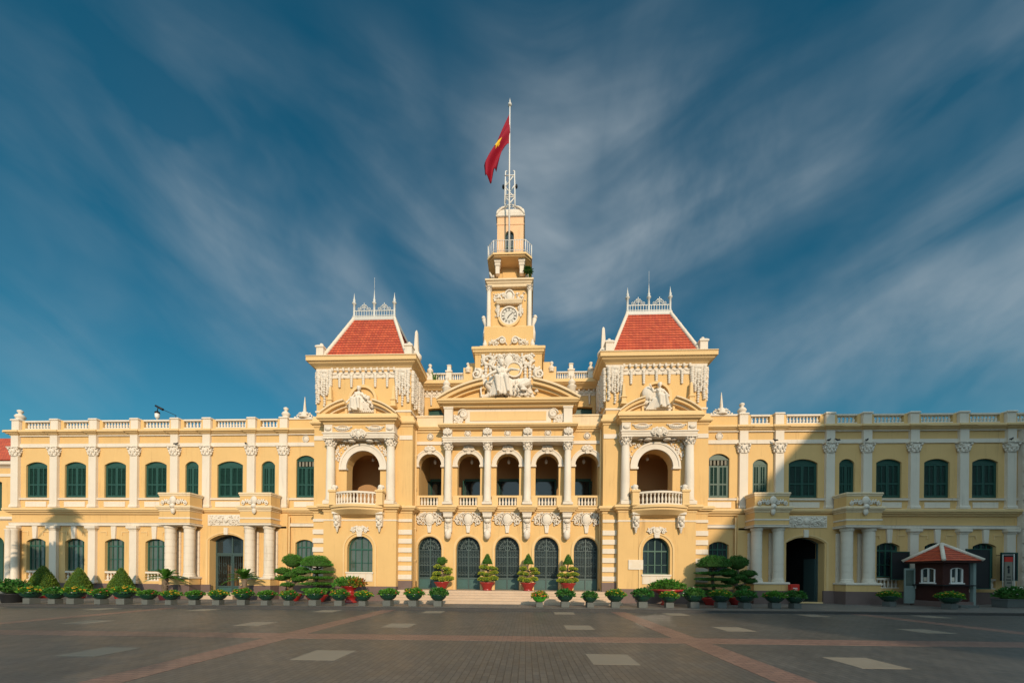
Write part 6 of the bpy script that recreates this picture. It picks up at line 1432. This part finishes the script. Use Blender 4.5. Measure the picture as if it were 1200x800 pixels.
s_ = MB(); s_.box(-.3, .6, -BD - .5, -BD - .122, 0, .14); PB('step', s_, M['block'])

# ------------------------------------------------------------------ signs and small things
t = MB(); t.m = 0; t.box(7.16, 8.0, -1.262, -1.2, 2.06, 2.62); t.m = 1
rnd = random.Random(2)
for i in range(7): z = 2.52 - i * .06; wd = rnd.uniform(.2, .34); t.box(7.58 - wd, 7.58 + wd, -1.264, -1.2621, z, z + .018)
tag(t.build('marble_plaque', [M['marble'], M['ledge']]), 'square white marble plaque engraved with lines on the right pavilion wall', 'plaque')
r0 = tag(empty('red_box', (16.5, -1.25, gz(16.5))), 'small red fire hose box before the column pedestal by the dark doorway', 'box')
t = MB(); t.sweep(-.24, .24, -.12, .1, [(0, .62), (0, 1.14), (-.02, 1.16)]); t.build('cabinet', M['red_sign'], r0)
t = MB(); t.box(-.2, -.14, -.06, .04, 0, .62); t.box(.14, .2, -.06, .04, 0, .62); t.build('stand', M['black'], r0)
t = MB(); t.box(-.12, .12, -.128, -.1205, .92, .96); t.box(-.12, .12, -.128, -.1205, .84, .87); t.build('lettering', M['white_paint'], r0)
# dark boards hung by the windows of the right wing, banner and shrub at the far right
def board(x0, x1, z0, z1, y, label):
    r0 = tag(empty('dark_board', ((x0 + x1) / 2, y, z0)), label, 'board', 'dark boards by the right wing windows'); hw, h = (x1 - x0) / 2, z1 - z0
    t = MB(); t.box(-hw, hw, -.03, .03, 0, h); t.build('panel', M['black'], r0)
    t = MB(); t.box(-hw, hw, -.05, -.031, 0, .05); t.box(-hw, hw, -.05, -.031, h - .05, h); t.box(-hw, -hw + .05, -.05, -.031, .05, h - .05); t.box(hw - .05, hw, -.05, -.031, .05, h - .05); t.build('frame', M['green'], r0)
    t = MB()
    for sx in (-.7, .7): t.tube([(hw * sx, .03, h * .9), (hw * sx, .3, h * .9)], .025, 6)
    t.build('bracket', M['black'], r0)
board(22.86, 23.92, 1.6, 3.28, -.18, 'dark framed board hanging beside the window left of the guard booth')
board(28.95, 29.85, 1.6, 3.25, -.3, 'dark framed board hanging right of the white banner at the far right')
board(27.0, 28.35, 1.1, 3.45, -.3, 'wide dark framed board hanging over the window right of the guard booth')
r0 = tag(empty('banner_stand', (28.6, -.9, gz(28.6))), 'narrow white banner with dark markings and a red top at the far right', 'banner')
t = MB(); t.m = 0; t.box(-.2, .2, -.02, .02, 1.0, 2.5); t.m = 1; t.box(-.2, .2, -.024, .024, 2.5, 2.78); t.m = 2
t.ball((-.02, -.028, 2.2), .07, .012, .09, 8, 6); t.box(-.06, .04, -.026, -.0205, 1.85, 2.1); t.box(-.12, .1, -.026, -.0205, 1.62, 1.68); t.box(-.16, .12, -.026, -.0205, 1.45, 1.51); t.box(-.1, .14, -.026, -.0205, 1.28, 1.34); t.build('cloth', [M['curtain'], M['red_sign'], M['black']], r0)
t = MB(); t.tube([(.3, 0, 0), (.3, 0, 2.95)], .02, 6); t.tube([(-.3, 0, 2.9), (.32, 0, 2.9)], .015, 6); t.box(-.3, .36, -.2, .2, 0, .04); t.tube([(-.3, 0, .04), (-.3, 0, 2.9)], .015, 6); t.build('pole', M['zinc'], r0)
r0 = tag(empty('low_shrub', (27.5, -2.0, gz(27.5))), 'dark low shrub with a few pale flowers right of the guard booth', 'shrub')
t = MB(); t.sweep(-.75, .75, -.3, .3, [(0, 0), (.02, .02), (.03, .38), (.05, .40), (.05, .46)]); t.build('trough', M['block'], r0)
f = MB(); f.m = 1; f.ball((0, 0, .6), .7, .34, .3, 12, 8); f.m = 0; leaves_on(f, rnd, 900, ell(rnd, (0, 0, .6), .9, .48, .46, -.1, .5), .14, .04, .4); f.m = 2; pk = ell(rnd, (0, 0, .62), .9, .48, .48, 0, .95)
for _ in range(14):
    c, v = pk(); f.ball(c, .035, .035, .03, 6, 4)
f.build('foliage', [M['leaf_deep'], M['core'], M['bloom_w']], r0)
r0 = tag(empty('ramp', (29.3, -1.4, gz(29.3))), 'short pale ramp rising to the right at the rusticated corner', 'ramp')
t = MB(); t.add([(-.9, -.5, 0), (1.3, -.5, 0), (1.3, .5, 0), (-.9, .5, 0), (1.3, -.5, .55), (1.3, .5, .55)], [(0, 1, 4), (3, 5, 2), (0, 4, 5, 3), (1, 2, 5, 4), (3, 2, 1, 0)]); t.build('slope', M['block'], r0)
t = MB(); t.tube([(-.8, -.45, .02), (-.8, -.45, .55), (1.25, -.45, 1.1), (1.25, -.45, .5)], .025, 6); t.build('handrail', M['zinc'], r0)
# siren head on the left balustrade
r0 = tag(empty('roof_lamp', (-23.7, .8, 11.0)), 'white lamp head with a dark tilted arm on the left roof balustrade', 'lamp')
t = MB(); t.lathe(0, 0, [(.05, 0), (.05, 1.0), (.1, 1.02), (.13, 1.1), (.13, 1.3), (.09, 1.34)], 12); t.build('head', M['white_paint'], r0)
t = MB(); t.lathe(0, 0, [(.09, 1.34), (.15, 1.36), (.13, 1.44), (.05, 1.5)], 12); t.tube([(-.12, 0, 1.86), (.38, 0, 1.6)], [.07, .09], 6); t.tube([(.38, 0, 1.6), (1.3, 0, 1.2), (1.3, 0, .4)], .02, 5); t.tube([(0, 0, 1.5), (.05, 0, 1.78)], .025, 5); t.build('arm', M['black'], r0)
# pigeons
def pigeon(x, y, z, rz, label):
    b = MB(); b.tube([(-.2, 0, .07), (-.1, 0, .10), (0, 0, .12), (.09, 0, .15), (.13, 0, .2), (.17, 0, .24), (.21, 0, .235), (.25, 0, .225)], [.012, .045, .068, .062, .045, .034, .02, .003], 8)
    b.tube([(.0, .02, .0), (.0, .02, .1)], .009, 4); b.tube([(.0, -.02, .0), (.0, -.02, .1)], .009, 4); b.ball((-.04, .05, .13), .11, .02, .045, 8, 5); b.ball((-.04, -.05, .13), .11, .02, .045, 8, 5)
    o = b.build('pigeon', M['bird']); o.location = (x, y, z); o.rotation_euler.z = rz; o.scale = (.72, .72, .72); tag(o, label, 'pigeon', 'pigeons perched on the facade')
pigeon(-21.45, -.12, 9.86, .3, 'dark pigeon on the capital just right of the roof lamp'); pigeon(-16.78, -.12, 9.86, 2.6, 'dark pigeon on the left edge of the capital above the iron carriage door')
pigeon(16.2, -.14, 9.86, 2.8, 'dark pigeon on the capital left of the wide shaded window'); pigeon(19.3, -.14, 9.86, .2, 'dark pigeon on the left edge of the capital right of the wide shaded window'); pigeon(19.82, -.14, 9.86, 2.9, 'dark pigeon on the right edge of the capital right of the wide shaded window')
pigeon(21.5, -.14, 9.86, .4, 'dark pigeon on the capital above the column pair right of the dark doorway'); pigeon(29.7, -.14, 9.86, .2, 'dark pigeon on the last capital before the rusticated corner')

# ------------------------------------------------------------------ surroundings out of view, and two added trees, that throw shade on the scene
ob = tag(empty('street_block', (40, -38, 0)), 'plain pale office block across the street, right of the plaza', 'building')
t = MB(); t.box(28.5, 60, -62, -15.0, 0, 22.0); o = t.build('wall', M['off_wall'], ob); o.location = (-40, 38, 0)
t = MB()
for k in range(6):
    for j in range(9): t.box(28.46, 28.5, -60 + j * 5, -57 + j * 5, 1.5 + k * 3.5, 3.6 + k * 3.5)
o = t.build('window_band', M['dark_glass'], ob); o.location = (-40, 38, 0)
def tall_palm(x, y, h, seed, label):
    rnd = random.Random(seed); r0 = tag(empty('palm_tree', (x, y, 0)), label, 'tree')
    t = MB(); t.tube([(0, 0, 0), (.1, 0, h * .5), (0, .1, h)], [.2, .15, .12], 10); t.build('trunk', M['bark'], r0)
    f = MB()
    for _ in range(22):
        a, e = rnd.uniform(0, 6.28), rnd.uniform(-.2, 1.2); ln = rnd.uniform(1.3, 1.9); pts = [Vector((ln * q_ * cos(e) * cos(a), ln * q_ * cos(e) * sin(a), h + ln * q_ * sin(e) - ln * .6 * q_ * q_)) for q_ in [i / 8 for i in range(9)]]
        f.tube(pts, .02, 4); sd = Vector((-sin(a), cos(a), 0))
        for i in range(2, 40):
            q_ = i / 40; c = pts[min(7, int(q_ * 8))].lerp(pts[min(8, int(q_ * 8) + 1)], q_ * 8 - int(q_ * 8)); d0 = (pts[8] - pts[0]).normalized()
            for s_ in (-1, 1): f.leaf(c, (sd * s_ + d0 * .6 - Vector((0, 0, .2))).normalized(), d0, .5, .035)
    f.build('frond', M['leaf'], r0)
tall_palm(-25.9, -9.5, 9.0, 4, 'palm tree on the plaza left of the frame')
tall_palm(-28.4, -8.5, 6.3, 9, 'shorter palm tree on the plaza left of the frame')

def plaza_tree(x, y, h, r, seed, label):
    rnd = random.Random(seed); r0 = tag(empty('plaza_tree', (x, y, 0)), label, 'tree')
    t = MB(); t.tube([(0, 0, -.1), (.08, .05, h * .35), (0, 0, h * .6)], [.22, .16, .13], 10)
    cl = []
    for i in range(9):
        a = i * 2.4; rr = r * .55 * sqrt((i + .5) / 9) * 1.2; z = h - r * .5 + rnd.uniform(-.35, .35) * r; c = (rr * cos(a), rr * sin(a), z); cl.append(c); t.tube([(0, 0, h * .55), (c[0] * .5, c[1] * .5, h * .7), c], [.09, .06, .02], 6)
    t.build('trunk', M['bark'], r0); f = MB()
    for c in cl: leaves_on(f, rnd, 260, ell(rnd, c, r * .5, r * .5, r * .42, -1, .4), .34, .12, .2)
    f.build('crown', M['leaf'], r0)
plaza_tree(-26.6, -9.8, 7.2, 1.7, 3, 'round crowned tree on the plaza beside the palms, left of the frame')
plaza_tree(-1.5, -36.0, 9.0, 3.0, 5, 'unseen tree added behind the camera to shade the left foreground')  # this tree and the next are added to darken the left ground
plaza_tree(-6.5, -34.0, 9.4, 3.2, 6, 'unseen tree added behind the camera, further left, to shade the foreground')
